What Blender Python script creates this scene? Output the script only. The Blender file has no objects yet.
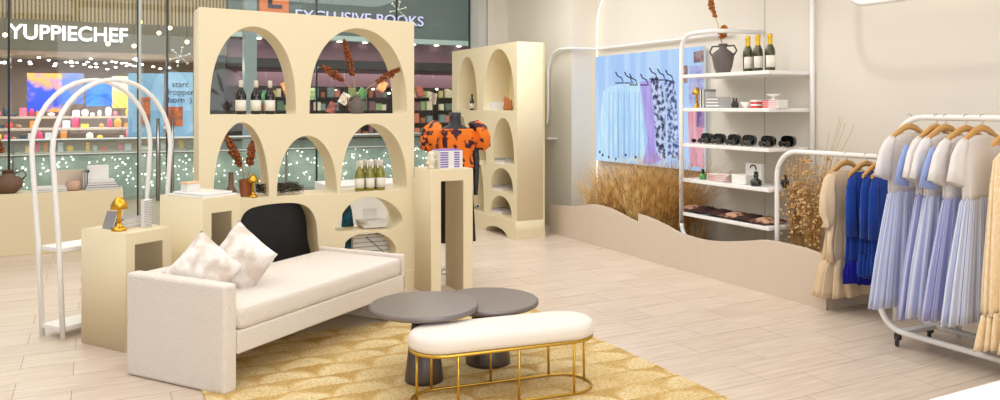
import bpy, bmesh, math, random
from mathutils import Vector, Matrix
random.seed(7)
sc = bpy.context.scene
C = sc.collection
PI = math.pi
# ------------------------------------------------------------ camera, view, world, lamps
YAW = math.radians(27.4); H = 1.6; F = 780.0; HOR = 107.0
cam_d = bpy.data.cameras.new('camera'); cam = bpy.data.objects.new('camera', cam_d); C.objects.link(cam)
cam.location = (0, 0, H); cam.rotation_euler = (PI/2, 0, -YAW)
cam_d.sensor_width = 36; cam_d.lens = F/1000*36; cam_d.shift_y = -(200-HOR)/1000
cam_d.clip_start = 0.05; cam_d.clip_end = 200
sc.camera = cam
sc.view_settings.view_transform = 'Standard'; sc.view_settings.look = 'None'
sc.view_settings.gamma = 1; sc.view_settings.use_curve_mapping = False
sc.view_settings.exposure = -0.10
w = bpy.data.worlds.new('world'); sc.world = w; w.use_nodes = True
w.node_tree.nodes['Background'].inputs[0].default_value = (0.97, 0.985, 1.0, 1)
w.node_tree.nodes['Background'].inputs[1].default_value = 0.62

def area(name, loc, sx, sy, power, col=(.965, .985, 1), rot=(0, 0, 0)):
    l = bpy.data.lights.new(name, 'AREA'); l.shape = 'RECTANGLE'; l.size = sx; l.size_y = sy
    l.energy = power; l.color = col
    o = bpy.data.objects.new(name, l); o.location = loc; o.rotation_euler = rot; C.objects.link(o); return o
def spot(name, loc, tgt, power, ang, blend=.5, rad=.04, col=(1, .97, .94)):
    l = bpy.data.lights.new(name, 'SPOT'); l.energy = power; l.spot_size = math.radians(ang); l.spot_blend = blend
    l.shadow_soft_size = rad; l.color = col
    o = bpy.data.objects.new(name, l); o.location = loc; C.objects.link(o)
    o.rotation_euler = (Vector(tgt)-Vector(loc)).to_track_quat('-Z', 'Y').to_euler(); return o
CEIL = 3.6
area('ceiling_fill', (1.2, 2.2, CEIL-.05), 3.0, 3.0, 62)  # unseen area fills added under the ceiling to brighten the room
area('ceiling_fill', (3.6, 3.6, CEIL-.05), 2.2, 3.0, 26)
area('ceiling_fill', (1.6, 5.4, CEIL-.05), 4.0, 1.2, 30)
area('ceiling_fill', (3.9, 7.4, CEIL-.05), 2.0, 2.0, 66)
area('ceiling_fill', (.6, 8.6, CEIL-.05), 5.0, 1.4, 62)
area('ceiling_fill', (-1.6, 4.6, CEIL-.05), 2.4, 5.0, 70)
area('camera_side_fill', (1.4, -1.6, 2.2), 4.5, 2.6, 115, (.965, .985, 1), (math.radians(-100+180), 0, 0))  # broad fill added behind the camera, not a real source
area('mall_walk_fill', (2, 13, 5.2), 14, 3, 600, (1, .95, .88))  # unseen fill added to brighten the mall walkway
spot('track_spot', (4.5, 3.92, 3.45), (5.8, 3.6, 1.7), 24, 110, .7, .035)
spot('track_spot', (2.6, 2.2, 3.4), (1.7, 6.5, 1.2), 12, 50, .8, .05)
spot('track_spot', (3.4, 5.2, 3.4), (5.6, 5.8, 1.0), 45, 70, .8, .06)
spot('track_spot', (1.6, 1.2, 3.4), (2.0, 4.3, 0.2), 22, 60, .8, .06)

# ------------------------------------------------------------ picture geometry helpers (points on known planes)
SN, CS = math.sin(YAW), math.cos(YAW)
def SD(s, d, z=0.0): return Vector((d*SN+s*CS, d*CS-s*SN, z))
def atZ(px, py, z):
    d = (H-z)*F/(py-HOR); return SD((px-500)/F*d, d, z)
def atY(px, Y): return Y*math.tan(math.atan((px-500)/F)+YAW)
def atX(px, X): return X/math.tan(math.atan((px-500)/F)+YAW)
def zY(px, py, Y):
    X = atY(px, Y); d = X*SN+Y*CS; return H-(py-HOR)*d/F
def zX(px, py, X):
    Y = atX(px, X); d = X*SN+Y*CS; return H-(py-HOR)*d/F

# ------------------------------------------------------------ materials
def lin(c):
    return tuple(((v/255)/12.92 if v/255 <= .04045 else ((v/255+.055)/1.055)**2.4) for v in c)
MATS = {}
def mat(name, rgb, rough=.6, metal=0, noise=0, nscale=20, bump=0, bscale=60, emit=0, spec=.5, rgb2=None, sheen=0, trans=0, stretch=None, coat=0):
    if name in MATS: return MATS[name]
    m = bpy.data.materials.new(name); m.use_nodes = True; MATS[name] = m
    nt = m.node_tree; N = nt.nodes; L = nt.links; b = N['Principled BSDF']
    c = lin(rgb); b.inputs['Base Color'].default_value = (*c, 1)
    b.inputs['Roughness'].default_value = rough; b.inputs['Metallic'].default_value = metal
    b.inputs['Specular IOR Level'].default_value = spec
    if coat: b.inputs['Coat Weight'].default_value = coat
    if trans: b.inputs['Transmission Weight'].default_value = trans
    if sheen: b.inputs['Sheen Weight'].default_value = sheen
    tc = N.new('ShaderNodeTexCoord'); src = tc.outputs['Object']
    if stretch:
        mp = N.new('ShaderNodeMapping'); mp.inputs['Scale'].default_value = stretch
        L.new(src, mp.inputs[0]); src = mp.outputs[0]
    n = N.new('ShaderNodeTexNoise'); n.inputs['Scale'].default_value = nscale; n.inputs['Detail'].default_value = 4
    L.new(src, n.inputs['Vector'])
    mx = N.new('ShaderNodeMix'); mx.data_type = 'RGBA'
    k = max(noise, .03)
    c2 = lin(rgb2) if rgb2 else tuple(v*(1-k) for v in c)
    mx.inputs[6].default_value = (*c, 1); mx.inputs[7].default_value = (*c2, 1)
    if rgb2:
        rp = N.new('ShaderNodeValToRGB'); rp.color_ramp.elements[0].position = .42; rp.color_ramp.elements[1].position = .58
        L.new(n.outputs[0], rp.inputs[0]); L.new(rp.outputs[0], mx.inputs[0])
    else: L.new(n.outputs[0], mx.inputs[0])
    L.new(mx.outputs[2], b.inputs['Base Color'])
    if emit:
        L.new(mx.outputs[2], b.inputs['Emission Color']); b.inputs['Emission Strength'].default_value = emit
    if bump:
        n2 = N.new('ShaderNodeTexNoise'); n2.inputs['Scale'].default_value = bscale; n2.inputs['Detail'].default_value = 3
        L.new(src, n2.inputs['Vector'])
        bp = N.new('ShaderNodeBump'); bp.inputs['Strength'].default_value = bump; bp.inputs['Distance'].default_value = .01
        L.new(n2.outputs[0], bp.inputs['Height']); L.new(bp.outputs[0], b.inputs['Normal'])
    return m
def nd(nt, t, **kw):
    n = nt.nodes.new(t)
    for k, v in kw.items(): setattr(n, k, v)
    return n
def math_n(nt, op, a, b=None):
    n = nd(nt, 'ShaderNodeMath', operation=op)
    for i, v in enumerate((a, b)):
        if v is None: continue
        if isinstance(v, (int, float)): n.inputs[i].default_value = v
        else: nt.links.new(v, n.inputs[i])
    return n.outputs[0]

cream = mat('cream_paint', (234, 219, 184), .55, noise=.03)
cream_back = mat('cream_paint_inner', (232, 214, 166), .6, noise=.03)
wallm = mat('wall_paint', (232, 225, 213), .7, noise=.03, nscale=3)
white = mat('white_metal', (244, 242, 240), .35, noise=.03)
white_lac = mat('white_lacquer', (245, 244, 240), .3)
greige = mat('greige_laminate', (214, 198, 180), .55, noise=.06, nscale=14, stretch=(1, 6, .3))
boucle = mat('boucle', (238, 228, 218), .95, noise=.10, nscale=45, bump=.9, bscale=70, sheen=.3, stretch=(1, 1, 2.2))
velvet = mat('cream_velvet', (240, 230, 220), .8, noise=.08, nscale=12, sheen=.5, bump=.1, bscale=30)
pillowm = mat('pillow_cloth', (242, 236, 230), .9, rgb2=(214, 200, 188), nscale=9, bump=.5, bscale=9, sheen=.2)
gold = mat('brushed_gold', (222, 172, 62), .28, 1)
goldleg = mat('gold_leg', (214, 176, 80), .3, 1)
darkmetal = mat('table_grey', (118, 108, 104), .42, .55, noise=.25, nscale=6, bump=.08, bscale=90)
black = mat('black', (14, 13, 14), .4)
blackgl = mat('black_gloss', (10, 10, 12), .08, coat=.5)
ceram = mat('dark_ceramic', (112, 104, 100), .7, noise=.3, nscale=12, bump=.3, bscale=30)
brownc = mat('brown_ceramic', (122, 92, 72), .65, noise=.3, nscale=12, bump=.3, bscale=30)
terra = mat('terracotta', (158, 92, 56), .7, noise=.2)
rust = mat('dried_rust', (166, 92, 42), .9, rgb2=(104, 50, 22), nscale=60)
stemm = mat('dried_stem', (196, 158, 96), .8)
wood = mat('hanger_wood', (222, 170, 100), .45, noise=.15, nscale=10)
paper = mat('paper', (236, 234, 230), .7)
greyp = mat('grey_cover', (150, 148, 150), .6)
bluegrey = mat('blue_cover', (112, 124, 150), .6)
steel = mat('steel', (170, 170, 168), .3, 1)
winegreen = mat('green_glass_full', (132, 128, 34), .08, coat=.5)
winedark = mat('dark_glass_full', (24, 20, 18), .06, coat=.5)
label_m = mat('bottle_label', (238, 232, 220), .6)
goldfoil = mat('gold_foil', (232, 186, 40), .35, .5)
redm = mat('red_print', (212, 60, 52), .6)
lav = mat('lavender_print', (128, 104, 190), .6)
twig = mat('twig', (62, 52, 30), .9)
caster = mat('caster_rubber', (50, 48, 50), .5)

def floor_mat():
    m = bpy.data.materials.new('plank_tiles'); m.use_nodes = True; nt = m.node_tree; b = nt.nodes['Principled BSDF']
    tc = nd(nt, 'ShaderNodeTexCoord'); br = nd(nt, 'ShaderNodeTexBrick')
    mp = nd(nt, 'ShaderNodeMapping'); mp.inputs['Location'].default_value = (.12, .02, 0)
    nt.links.new(tc.outputs['Object'], mp.inputs[0])
    nt.links.new(mp.outputs[0], br.inputs['Vector'])
    br.offset = .37; br.offset_frequency = 2; br.squash = 1
    br.inputs['Scale'].default_value = 1; br.inputs['Brick Width'].default_value = .78; br.inputs['Row Height'].default_value = .28
    br.inputs['Mortar Size'].default_value = .0022; br.inputs['Mortar Smooth'].default_value = .2; br.inputs['Bias'].default_value = 0
    br.inputs['Color1'].default_value = (*lin((228, 212, 197)), 1); br.inputs['Color2'].default_value = (*lin((220, 203, 186)), 1)
    br.inputs['Mortar'].default_value = (*lin((158, 136, 114)), 1)
    m2 = nd(nt, 'ShaderNodeMapping'); m2.inputs['Scale'].default_value = (1.2, 14, 1); nt.links.new(tc.outputs['Object'], m2.inputs[0])
    n = nd(nt, 'ShaderNodeTexNoise'); n.inputs['Scale'].default_value = 2.2; n.inputs['Detail'].default_value = 6; nt.links.new(m2.outputs[0], n.inputs['Vector'])
    mx = nd(nt, 'ShaderNodeMix', data_type='RGBA', blend_type='MULTIPLY'); mx.inputs[0].default_value = 1
    rp = nd(nt, 'ShaderNodeValToRGB'); rp.color_ramp.elements[0].position = .3; rp.color_ramp.elements[0].color = (.82, .79, .76, 1)
    rp.color_ramp.elements[1].position = .65; rp.color_ramp.elements[1].color = (1, 1, 1, 1)
    nt.links.new(n.outputs[0], rp.inputs[0]); nt.links.new(br.outputs[0], mx.inputs[6]); nt.links.new(rp.outputs[0], mx.inputs[7])
    nt.links.new(mx.outputs[2], b.inputs['Base Color'])
    b.inputs['Roughness'].default_value = .34; b.inputs['Specular IOR Level'].default_value = .45
    bp = nd(nt, 'ShaderNodeBump', invert=True); bp.inputs['Strength'].default_value = .3; bp.inputs['Distance'].default_value = .003
    nt.links.new(br.outputs['Fac'], bp.inputs['Height']); nt.links.new(bp.outputs[0], b.inputs['Normal'])
    return m
def rug_mat():
    m = bpy.data.materials.new('scalloped_jute'); m.use_nodes = True; nt = m.node_tree; b = nt.nodes['Principled BSDF']
    tc = nd(nt, 'ShaderNodeTexCoord'); sp = nd(nt, 'ShaderNodeSeparateXYZ')
    nz = nd(nt, 'ShaderNodeTexNoise'); nz.inputs['Scale'].default_value = 5
    nt.links.new(tc.outputs['Object'], nz.inputs['Vector'])
    ad = nd(nt, 'ShaderNodeMixRGB', blend_type='ADD'); ad.inputs[0].default_value = .11
    nt.links.new(tc.outputs['Object'], ad.inputs[1]); nt.links.new(nz.outputs['Color'], ad.inputs[2])
    nt.links.new(ad.outputs[0], sp.inputs[0])
    u = math_n(nt, 'DIVIDE', sp.outputs[0], .34); v = math_n(nt, 'DIVIDE', sp.outputs[1], .19)
    row = math_n(nt, 'FLOOR', v); off = math_n(nt, 'MULTIPLY', math_n(nt, 'FLOORED_MODULO', row, 2.0), .5)
    fu = math_n(nt, 'SUBTRACT', math_n(nt, 'FRACT', math_n(nt, 'ADD', u, off)), .5); fv = math_n(nt, 'FRACT', v)
    # scallop: distance from the cell's foot
    dd = math_n(nt, 'SQRT', math_n(nt, 'ADD', math_n(nt, 'MULTIPLY', math_n(nt, 'MULTIPLY', fu, fu), 3.2), math_n(nt, 'MULTIPLY', fv, fv)))
    rp = nd(nt, 'ShaderNodeValToRGB'); e = rp.color_ramp.elements
    e[0].position = .0; e[0].color = (*lin((226, 204, 150)), 1); e[1].position = 1; e[1].color = (*lin((196, 156, 84)), 1)
    a = e.new(.74); a.color = (*lin((236, 218, 172)), 1); a = e.new(.92); a.color = (*lin((206, 168, 96)), 1)
    nt.links.new(dd, rp.inputs[0])
    n = nd(nt, 'ShaderNodeTexNoise'); n.inputs['Scale'].default_value = 65; n.inputs['Detail'].default_value = 4
    nt.links.new(tc.outputs['Object'], n.inputs['Vector'])
    n3 = nd(nt, 'ShaderNodeTexNoise'); n3.inputs['Scale'].default_value = 2.5
    nt.links.new(tc.outputs['Object'], n3.inputs['Vector'])
    mm = nd(nt, 'ShaderNodeMix', data_type='RGBA'); r3 = nd(nt, 'ShaderNodeMapRange'); r3.inputs[1].default_value = .35; r3.inputs[2].default_value = .65; r3.inputs[4].default_value = .8
    nt.links.new(n3.outputs[0], r3.inputs[0]); nt.links.new(r3.outputs[0], mm.inputs[0])
    nt.links.new(rp.outputs[0], mm.inputs[6]); mm.inputs[7].default_value = (*lin((222, 194, 136)), 1)
    mx = nd(nt, 'ShaderNodeMix', data_type='RGBA', blend_type='MULTIPLY'); mx.inputs[0].default_value = .8
    r2 = nd(nt, 'ShaderNodeValToRGB'); r2.color_ramp.elements[0].position = .3; r2.color_ramp.elements[0].color = (.62, .55, .42, 1); r2.color_ramp.elements[1].position = .6
    nt.links.new(n.outputs[0], r2.inputs[0]); nt.links.new(mm.outputs[2], mx.inputs[6]); nt.links.new(r2.outputs[0], mx.inputs[7])
    nt.links.new(mx.outputs[2], b.inputs['Base Color']); b.inputs['Roughness'].default_value = .95
    bp = nd(nt, 'ShaderNodeBump'); bp.inputs['Strength'].default_value = .8; bp.inputs['Distance'].default_value = .01
    nt.links.new(n.outputs[0], bp.inputs['Height']); nt.links.new(bp.outputs[0], b.inputs['Normal'])
    return m
def stripe_mat(name, c1, c2, freq, c3=None):
    m = bpy.data.materials.new(name); m.use_nodes = True; nt = m.node_tree; b = nt.nodes['Principled BSDF']
    uv = nd(nt, 'ShaderNodeUVMap'); sp = nd(nt, 'ShaderNodeSeparateXYZ'); nt.links.new(uv.outputs[0], sp.inputs[0])
    f = math_n(nt, 'FRACT', math_n(nt, 'MULTIPLY', sp.outputs[0], freq))
    g = math_n(nt, 'GREATER_THAN', f, .6)
    mx = nd(nt, 'ShaderNodeMix', data_type='RGBA'); nt.links.new(g, mx.inputs[0])
    mx.inputs[6].default_value = (*lin(c1), 1); mx.inputs[7].default_value = (*lin(c2), 1)
    nt.links.new(mx.outputs[2], b.inputs['Base Color']); b.inputs['Roughness'].default_value = .85
    return m
floor_m = floor_mat(); rug_m = rug_mat()

# ------------------------------------------------------------ mesh helpers
class MB:
    def __init__(s): s.bm = bmesh.new(); s.uv = s.bm.loops.layers.uv.new('UVMap')
    def box(s, x0, x1, y0, y1, z0, z1, M=None):
        vs = [s.bm.verts.new(Vector((x, y, z))) for x in (x0, x1) for y in (y0, y1) for z in (z0, z1)]
        if M is not None:
            for v in vs: v.co = M @ v.co
        for f in ((0, 1, 3, 2), (4, 6, 7, 5), (0, 4, 5, 1), (2, 3, 7, 6), (0, 2, 6, 4), (1, 5, 7, 3)):
            s.bm.faces.new([vs[i] for i in f])
        return s
    def loft(s, rings, cap=True, closed=True):
        R = []
        for r in rings: R.append([s.bm.verts.new(Vector(p)) for p in r])
        n = len(R[0]); m = len(R)
        for i in range(m-1):
            for j in range(n if closed else n-1):
                k = (j+1) % n
                f = s.bm.faces.new((R[i][j], R[i][k], R[i+1][k], R[i+1][j])); f.smooth = True
                for l, (a, bb) in zip(f.loops, ((j, i), (j+1, i), (j+1, i+1), (j, i+1))): l[s.uv].uv = (a/n, bb/max(1, m-1))
        if cap and closed:
            for r, rev in ((R[0], True), (R[-1], False)):
                try: s.bm.faces.new(list(reversed(r)) if rev else r)
                except ValueError: pass
        return s
    def lathe(s, prof, seg=24, loc=(0, 0, 0), cap=True):
        s.loft([[(loc[0]+r*math.cos(2*PI*j/seg), loc[1]+r*math.sin(2*PI*j/seg), loc[2]+z) for j in range(seg)] for r, z in prof], cap)
        return s
    def tube(s, pts, r, seg=10, cap=True, closed=False):
        pts = [Vector(p) for p in pts]; n = len(pts); rad = r if isinstance(r, (list, tuple)) else [r]*n
        rings = []; up = None
        for i, p in enumerate(pts):
            if closed: t = (pts[(i+1) % n]-pts[(i-1) % n]).normalized()
            else: t = (pts[min(i+1, n-1)]-pts[max(i-1, 0)]).normalized()
            if up is None:
                up = t.orthogonal().normalized()
            else:
                up = (up-t*up.dot(t)); up = up.normalized() if up.length > 1e-6 else t.orthogonal().normalized()
            b = t.cross(up)
            rings.append([p+(up*math.cos(2*PI*j/seg)+b*math.sin(2*PI*j/seg))*rad[i] for j in range(seg)])
        if closed: rings.append(rings[0])
        s.loft(rings, cap and not closed)
        if closed: bmesh.ops.remove_doubles(s.bm, verts=s.bm.verts, dist=1e-5)
        return s
    def ball(s, c, r, sub=2):
        rr = r if isinstance(r, (tuple, list)) else (r, r, r)
        M = Matrix.Translation(c) @ Matrix.Diagonal((*rr, 1))
        g = bmesh.ops.create_icosphere(s.bm, subdivisions=sub, radius=1, matrix=M)
        for v in g['verts']:
            for f in v.link_faces: f.smooth = True
        return s
    def build(s, name, m, parent=None, loc=None, rz=0, bevel=0, smooth=False, bseg=3, solid=0):
        me = bpy.data.meshes.new(name)
        bmesh.ops.recalc_face_normals(s.bm, faces=s.bm.faces) if not solid else None
        s.bm.to_mesh(me); s.bm.free()
        me.materials.append(m)
        if smooth:
            for p in me.polygons: p.use_smooth = True
        o = bpy.data.objects.new(name, me); C.objects.link(o)
        if parent: o.parent = parent
        if loc is not None: o.location = loc
        o.rotation_euler.z = rz
        if bevel:
            b = o.modifiers.new('bevel', 'BEVEL'); b.width = bevel; b.segments = bseg; b.limit_method = 'ANGLE'; b.angle_limit = math.radians(40)
            for p in me.polygons: p.use_smooth = True
            wn = o.modifiers.new('wn', 'WEIGHTED_NORMAL')
        if solid:
            q = o.modifiers.new('solid', 'SOLIDIFY'); q.thickness = solid; q.offset = 0
        return o
def tag(o, label, cat, group=None, kind=None):
    o['label'] = label; o['category'] = cat
    if group: o['group'] = group
    if kind: o['kind'] = kind
    return o
def thing(name, label, cat, loc=(0, 0, 0), rz=0, group=None, kind=None):
    o = bpy.data.objects.new(name, None); o.empty_display_size = .05; C.objects.link(o)
    o.location = loc; o.rotation_euler = (0, 0, rz); return tag(o, label, cat, group, kind)
def struct(o): o['kind'] = 'structure'; return o
def dup(root, loc, rz=None, label=None):
    r = root.copy(); C.objects.link(r); r.location = loc
    if rz is not None: r.rotation_euler = (0, 0, rz)
    if label: r['label'] = label
    for ch in list(root.children):
        c = ch.copy(); C.objects.link(c); c.parent = r
        for g in list(ch.children):
            e = g.copy(); C.objects.link(e); e.parent = c
    return r
def arc(cx, cy, r, a0, a1, n=10):
    return [(cx+r*math.cos(math.radians(a0+(a1-a0)*i/n)), cy+r*math.sin(math.radians(a0+(a1-a0)*i/n))) for i in range(n+1)]
def board(name, m, outer, holes, thick, parent=None, loc=(0, 0, 0), rot=(0, 0, 0), bevel=0.003):
    """flat outline (u, v) with holes, extruded; u -> local x, v -> local z, thickness towards local +y"""
    cu = bpy.data.curves.new(name, 'CURVE'); cu.dimensions = '2D'; cu.fill_mode = 'BOTH'; cu.extrude = thick/2-bevel; cu.bevel_depth = bevel; cu.offset = -bevel
    for pts in [outer]+holes:
        sp = cu.splines.new('POLY'); sp.points.add(len(pts)-1); sp.use_cyclic_u = True
        for p, q in zip(sp.points, pts): p.co = (q[0], q[1], 0, 1)
    tmp = bpy.data.objects.new('t', cu); C.objects.link(tmp)
    bpy.context.view_layer.update()
    me = bpy.data.meshes.new_from_object(tmp.evaluated_get(bpy.context.evaluated_depsgraph_get()))
    bpy.data.objects.remove(tmp); bpy.data.curves.remove(cu)
    me.transform(Matrix.Translation((0, thick/2, 0)) @ Matrix.Rotation(PI/2, 4, 'X'))
    me.materials.clear(); me.materials.append(m)
    o = bpy.data.objects.new(name, me); C.objects.link(o); o.parent = parent
    o.location = loc; o.rotation_euler = rot
    return o
def text_mesh(name, txt, size, m, parent, loc, rot, ext=.01, sx=1, align='CENTER', offset=0):
    cu = bpy.data.curves.new(name, 'FONT'); cu.body = txt; cu.size = size; cu.extrude = ext; cu.align_x = align; cu.offset = offset
    tmp = bpy.data.objects.new('t', cu); C.objects.link(tmp); bpy.context.view_layer.update()
    me = bpy.data.meshes.new_from_object(tmp.evaluated_get(bpy.context.evaluated_depsgraph_get()))
    bpy.data.objects.remove(tmp); bpy.data.curves.remove(cu)
    me.transform(Matrix.Diagonal((sx, 1, 1, 1))); me.materials.clear(); me.materials.append(m)
    o = bpy.data.objects.new(name, me); C.objects.link(o); o.parent = parent; o.location = loc; o.rotation_euler = rot
    return o
def archhole(x0, x1, z0, z1, xa=None, n=28, e1=2.6):
    xa = (x0+x1)/2 if xa is None else xa
    P = []
    for i in range(n+1):
        t = i/n; a = math.sin(t*PI/2); P.append((a,  (1-a**e1)**.5 if a < 1 else 0))
    left = [(xa-(xa-x0)*w_, z0+(z1-z0)*t) for t, w_ in P]
    right = [(xa+(x1-xa)*w_, z0+(z1-z0)*t) for t, w_ in P]
    return left + list(reversed(right))[1:]

# ============================================================ SETTING
XW = 5.8
struct(MB().box(-9, 6.0, -3, 10.55, -.1, 0).build('floor', floor_m))
struct(MB().box(-9, 6.0, -3, 10.55, CEIL, CEIL+.1).build('ceiling', wallm))
wr = struct(MB().box(XW, XW+.12, -3, 8.46, 0, CEIL).build('wall_right', wallm))
struct(MB().box(5.42, XW+.12, 8.46, 10.3, 0, CEIL).build('wall_corner', wallm))
struct(MB().box(5.07, 5.42, 10.2, 10.3, 0, CEIL).build('wall_back', wallm))
for i, y in enumerate((5.57,)):    # panel joints in the right wall
    struct(MB().box(XW-.004, XW, y-.003, y+.003, .0, CEIL).build('trim_%d' % (i+1), mat('joint', (190, 180, 168), .7)))
# shop front glass
YG = 10.5
glass = bpy.data.materials.new('shop_glass'); glass.use_nodes = True
nt = glass.node_tree; nt.nodes.clear()
out = nd(nt, 'ShaderNodeOutputMaterial'); tr = nd(nt, 'ShaderNodeBsdfTransparent'); gl = nd(nt, 'ShaderNodeBsdfGlossy')
tr.inputs[0].default_value = (.90, .94, .92, 1); gl.inputs['Roughness'].default_value = .02
fr = nd(nt, 'ShaderNodeFresnel'); fr.inputs[0].default_value = 1.35
ms = nd(nt, 'ShaderNodeMixShader'); nt.links.new(fr.outputs[0], ms.inputs[0]); nt.links.new(tr.outputs[0], ms.inputs[1]); nt.links.new(gl.outputs[0], ms.inputs[2]); nt.links.new(ms.outputs[0], out.inputs[0])
darkedge = mat('glass_edge', (30, 46, 42), .2)
framem = mat('window_frame', (176, 182, 176), .4, .6)
panes = [(-7, -.88), (-.86, .46), (.82, 2.65), (2.67, 3.79), (3.81, 4.93)]
for i, (a, b_) in enumerate(panes):
    t = thing('window_%d' % (i+1), 'glass', 'window', (0, YG, 0)); del t['label']; del t['category']; struct(t)
    MB().box(a, b_, -.006, .006, .06, CEIL).build('pane', glass, t)
    MB().box(a, b_, -.02, .02, 0, .06).build('bottom_rail', framem, t)
    MB().box(b_-.012, b_+.012, -.012, .012, .06, CEIL).build('joint', darkedge, t)
# glass door with its two tall pull handles
dr = thing('door_1', 'x', 'door', (0, YG, 0)); del dr['label']; del dr['category']; struct(dr)
MB().box(.50, .78, -.006, .006, .04, CEIL).build('pane', glass, dr)
MB().box(.775, .80, -.015, .015, 0, CEIL).build('door_edge', darkedge, dr)
for px in (157.5, 172):
    x = atY(px, YG); mb = MB().tube([(x, -.07, .45), (x, -.07, 1.46)], .02)
    for z in (.6, 1.3): mb.tube([(x, -.07, z), (x, 0, z)], .008)
    mb.build('door_handle', steel, dr)
struct(MB().box(4.94, 5.08, 10.2, YG+.05, 0, CEIL).build('trim_3', mat('column_paint', (206, 208, 204), .5)))
struct(MB().box(.465, .495, YG-.02, YG+.02, 0, CEIL).build('trim_4', framem))

# ============================================================ MALL BEYOND THE GLASS
mallfloor = mat('mall_floor_tile', (150, 132, 112), .3, noise=.15, nscale=4)
struct(MB().box(-12, 16, 10.55, 15.0, -.1, 0).build('floor_mall', mallfloor))
struct(MB().box(-12, 20, 20.5, 27, -.1, 0).build('floor_far_shops', mallfloor))
slat = bpy.data.materials.new('slat_ceiling'); slat.use_nodes = True; nt = slat.node_tree; b = nt.nodes['Principled BSDF']
tc = nd(nt, 'ShaderNodeTexCoord'); sp = nd(nt, 'ShaderNodeSeparateXYZ'); nt.links.new(tc.outputs['Object'], sp.inputs[0])
g = math_n(nt, 'GREATER_THAN', math_n(nt, 'FRACT', math_n(nt, 'DIVIDE', sp.outputs[0], .085)), .55)
mx = nd(nt, 'ShaderNodeMix', data_type='RGBA'); nt.links.new(g, mx.inputs[0]); mx.inputs[6].default_value = (*lin((176, 152, 112)), 1); mx.inputs[7].default_value = (*lin((96, 80, 56)), 1)
nt.links.new(mx.outputs[2], b.inputs['Base Color']); b.inputs['Roughness'].default_value = .6
YF = 22.0
# balustrade
bal = thing('balustrade', 'glass mall balustrade with steel rails beyond the shop window', 'balustrade', (0, 15, 0))
for k in range(11):
    a = -10+k*2.2
    MB().box(a, a+2.17, -.008, .008, .06, .98).build('glass_panel', MATS.get('x') or mat('balustrade_glass', (190, 208, 198), .12, trans=.0, noise=.03, spec=.6), bal)
for m_ in [bpy.data.materials['balustrade_glass']]:
    nt = m_.node_tree; b = nt.nodes['Principled BSDF']; b.inputs['Alpha'].default_value = .30
MB().tube([(-10, -.05, 1.04), (14, -.05, 1.04)], .035).build('handrail', steel, bal)
MB().tube([(-10, -.05, .80), (14, -.05, .80)], .022).build('lower_rail', steel, bal)
MB().box(-10, 14, -.03, .03, 0, .07).build('base_channel', framem, bal)
for k in range(12):
    MB().box(-10+k*2.2-.02, -10+k*2.2+.02, -.05, -.01, 0, 1.04).build('post', steel, bal)
# string lights
mb = MB()
for k in range(760):
    x = random.uniform(-5, 12); z = .1+.68*random.random()**.75
    mb.ball((x, 15.16+random.uniform(-.06, .1), z), random.choice((.011, .014, .018, .02)), 1)
bulbs = mb.build('fairy_lights', mat('bulb', (255, 250, 240), .5, emit=7))
tag(bulbs, 'curtain of tiny white fairy lights behind the glass balustrade', 'fairy lights', kind='stuff')
# snow-white netting and dark void backdrop below
struct(MB().box(-12, 20, 15.3, 15.34, -.2, .75).build('wall_balustrade_back', mat('void_green', (176, 188, 180), .8, rgb2=(120, 138, 134), nscale=1.5)))

# ---- far shops: envelope
XS = 3.15       # boundary between the two shops at YF
farwall = mat('far_fascia', (116, 118, 104), .6, noise=.1, nscale=1)
kt = thing('homeware_shop', 'homeware shop across the mall with slatted fascia and lit white name', 'shop', (0, YF, 0))
MB().box(-9, XS-.03, 0, .2, 3.05, 6.5).build('fascia', slat, kt)
MB().box(-9, XS-.03, -.05, .0, 2.98, 3.72).build('sign_band', mat('sign_band', (118, 108, 92), .4, noise=.15, nscale=2), kt)
x0, x1 = atY(9, YF), atY(128, YF)
signm = mat('sign_white', (250, 250, 255), .5, emit=1.6)
to = text_mesh('shop_name', 'YUPPIECHEF', .50, signm, kt, ((x0+x1)/2, -.10, 3.24), (PI/2, 0, 0), .03, 1.0, offset=.006)
bpy.context.view_layer.update(); to.scale.x = (x1-x0)/to.dimensions.x
MB().box(-9, XS-.03, 4.2, 4.4, 0, 3.1).build('back_wall', mat('shop_interior', (168, 148, 134), .7, noise=.3, nscale=1), kt)
MB().box(-9, XS-.03, .2, 4.2, 2.98, 3.05).build('ceiling', mat('shop_ceiling', (190, 174, 150), .7, emit=.12), kt)  # faint glow put into the ceiling colour to brighten the interior
MB().box(XS-.62, XS-.05, 0, .5, 0, 3.0).build('pier', mat('pier', (56, 54, 52), .5), kt)
# downlights inside
mbl = MB()
for i in range(46):
    x = random.uniform(-2.6, 2.9); y = random.choice((.5, 1.1, 1.8, 2.6, 3.4)); mbl.ball((x, y, 2.9-random.random()*.25), (.05, .05, .025), 1)
mbl.build('downlights', mat('downlight', (255, 246, 228), .5, emit=9), kt)['kind'] = 'stuff'
# blue screens, displays
for k, (pa, pb, ya, yb, col, col2, em) in enumerate(((27, 62, 73, 112, (40, 70, 190), (200, 140, 70), 1.0), (62, 84, 73, 104, (30, 90, 210), (90, 100, 140), 1.0), (86, 112, 80, 106, (24, 60, 190), (40, 110, 230), 1.2), (112, 134, 76, 108, (150, 164, 176), (226, 180, 90), .5))):
    yy = 2.4; a, c = atY(pa, YF+yy), atY(pb, YF+yy)
    MB().box(a, c, yy, yy+.05, zY(pa, yb, YF+yy), zY(pa, ya, YF+yy)).build('screen', mat('screen%d' % k, col, .4, rgb2=col2, nscale=1.8, emit=em*.8), kt)
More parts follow.
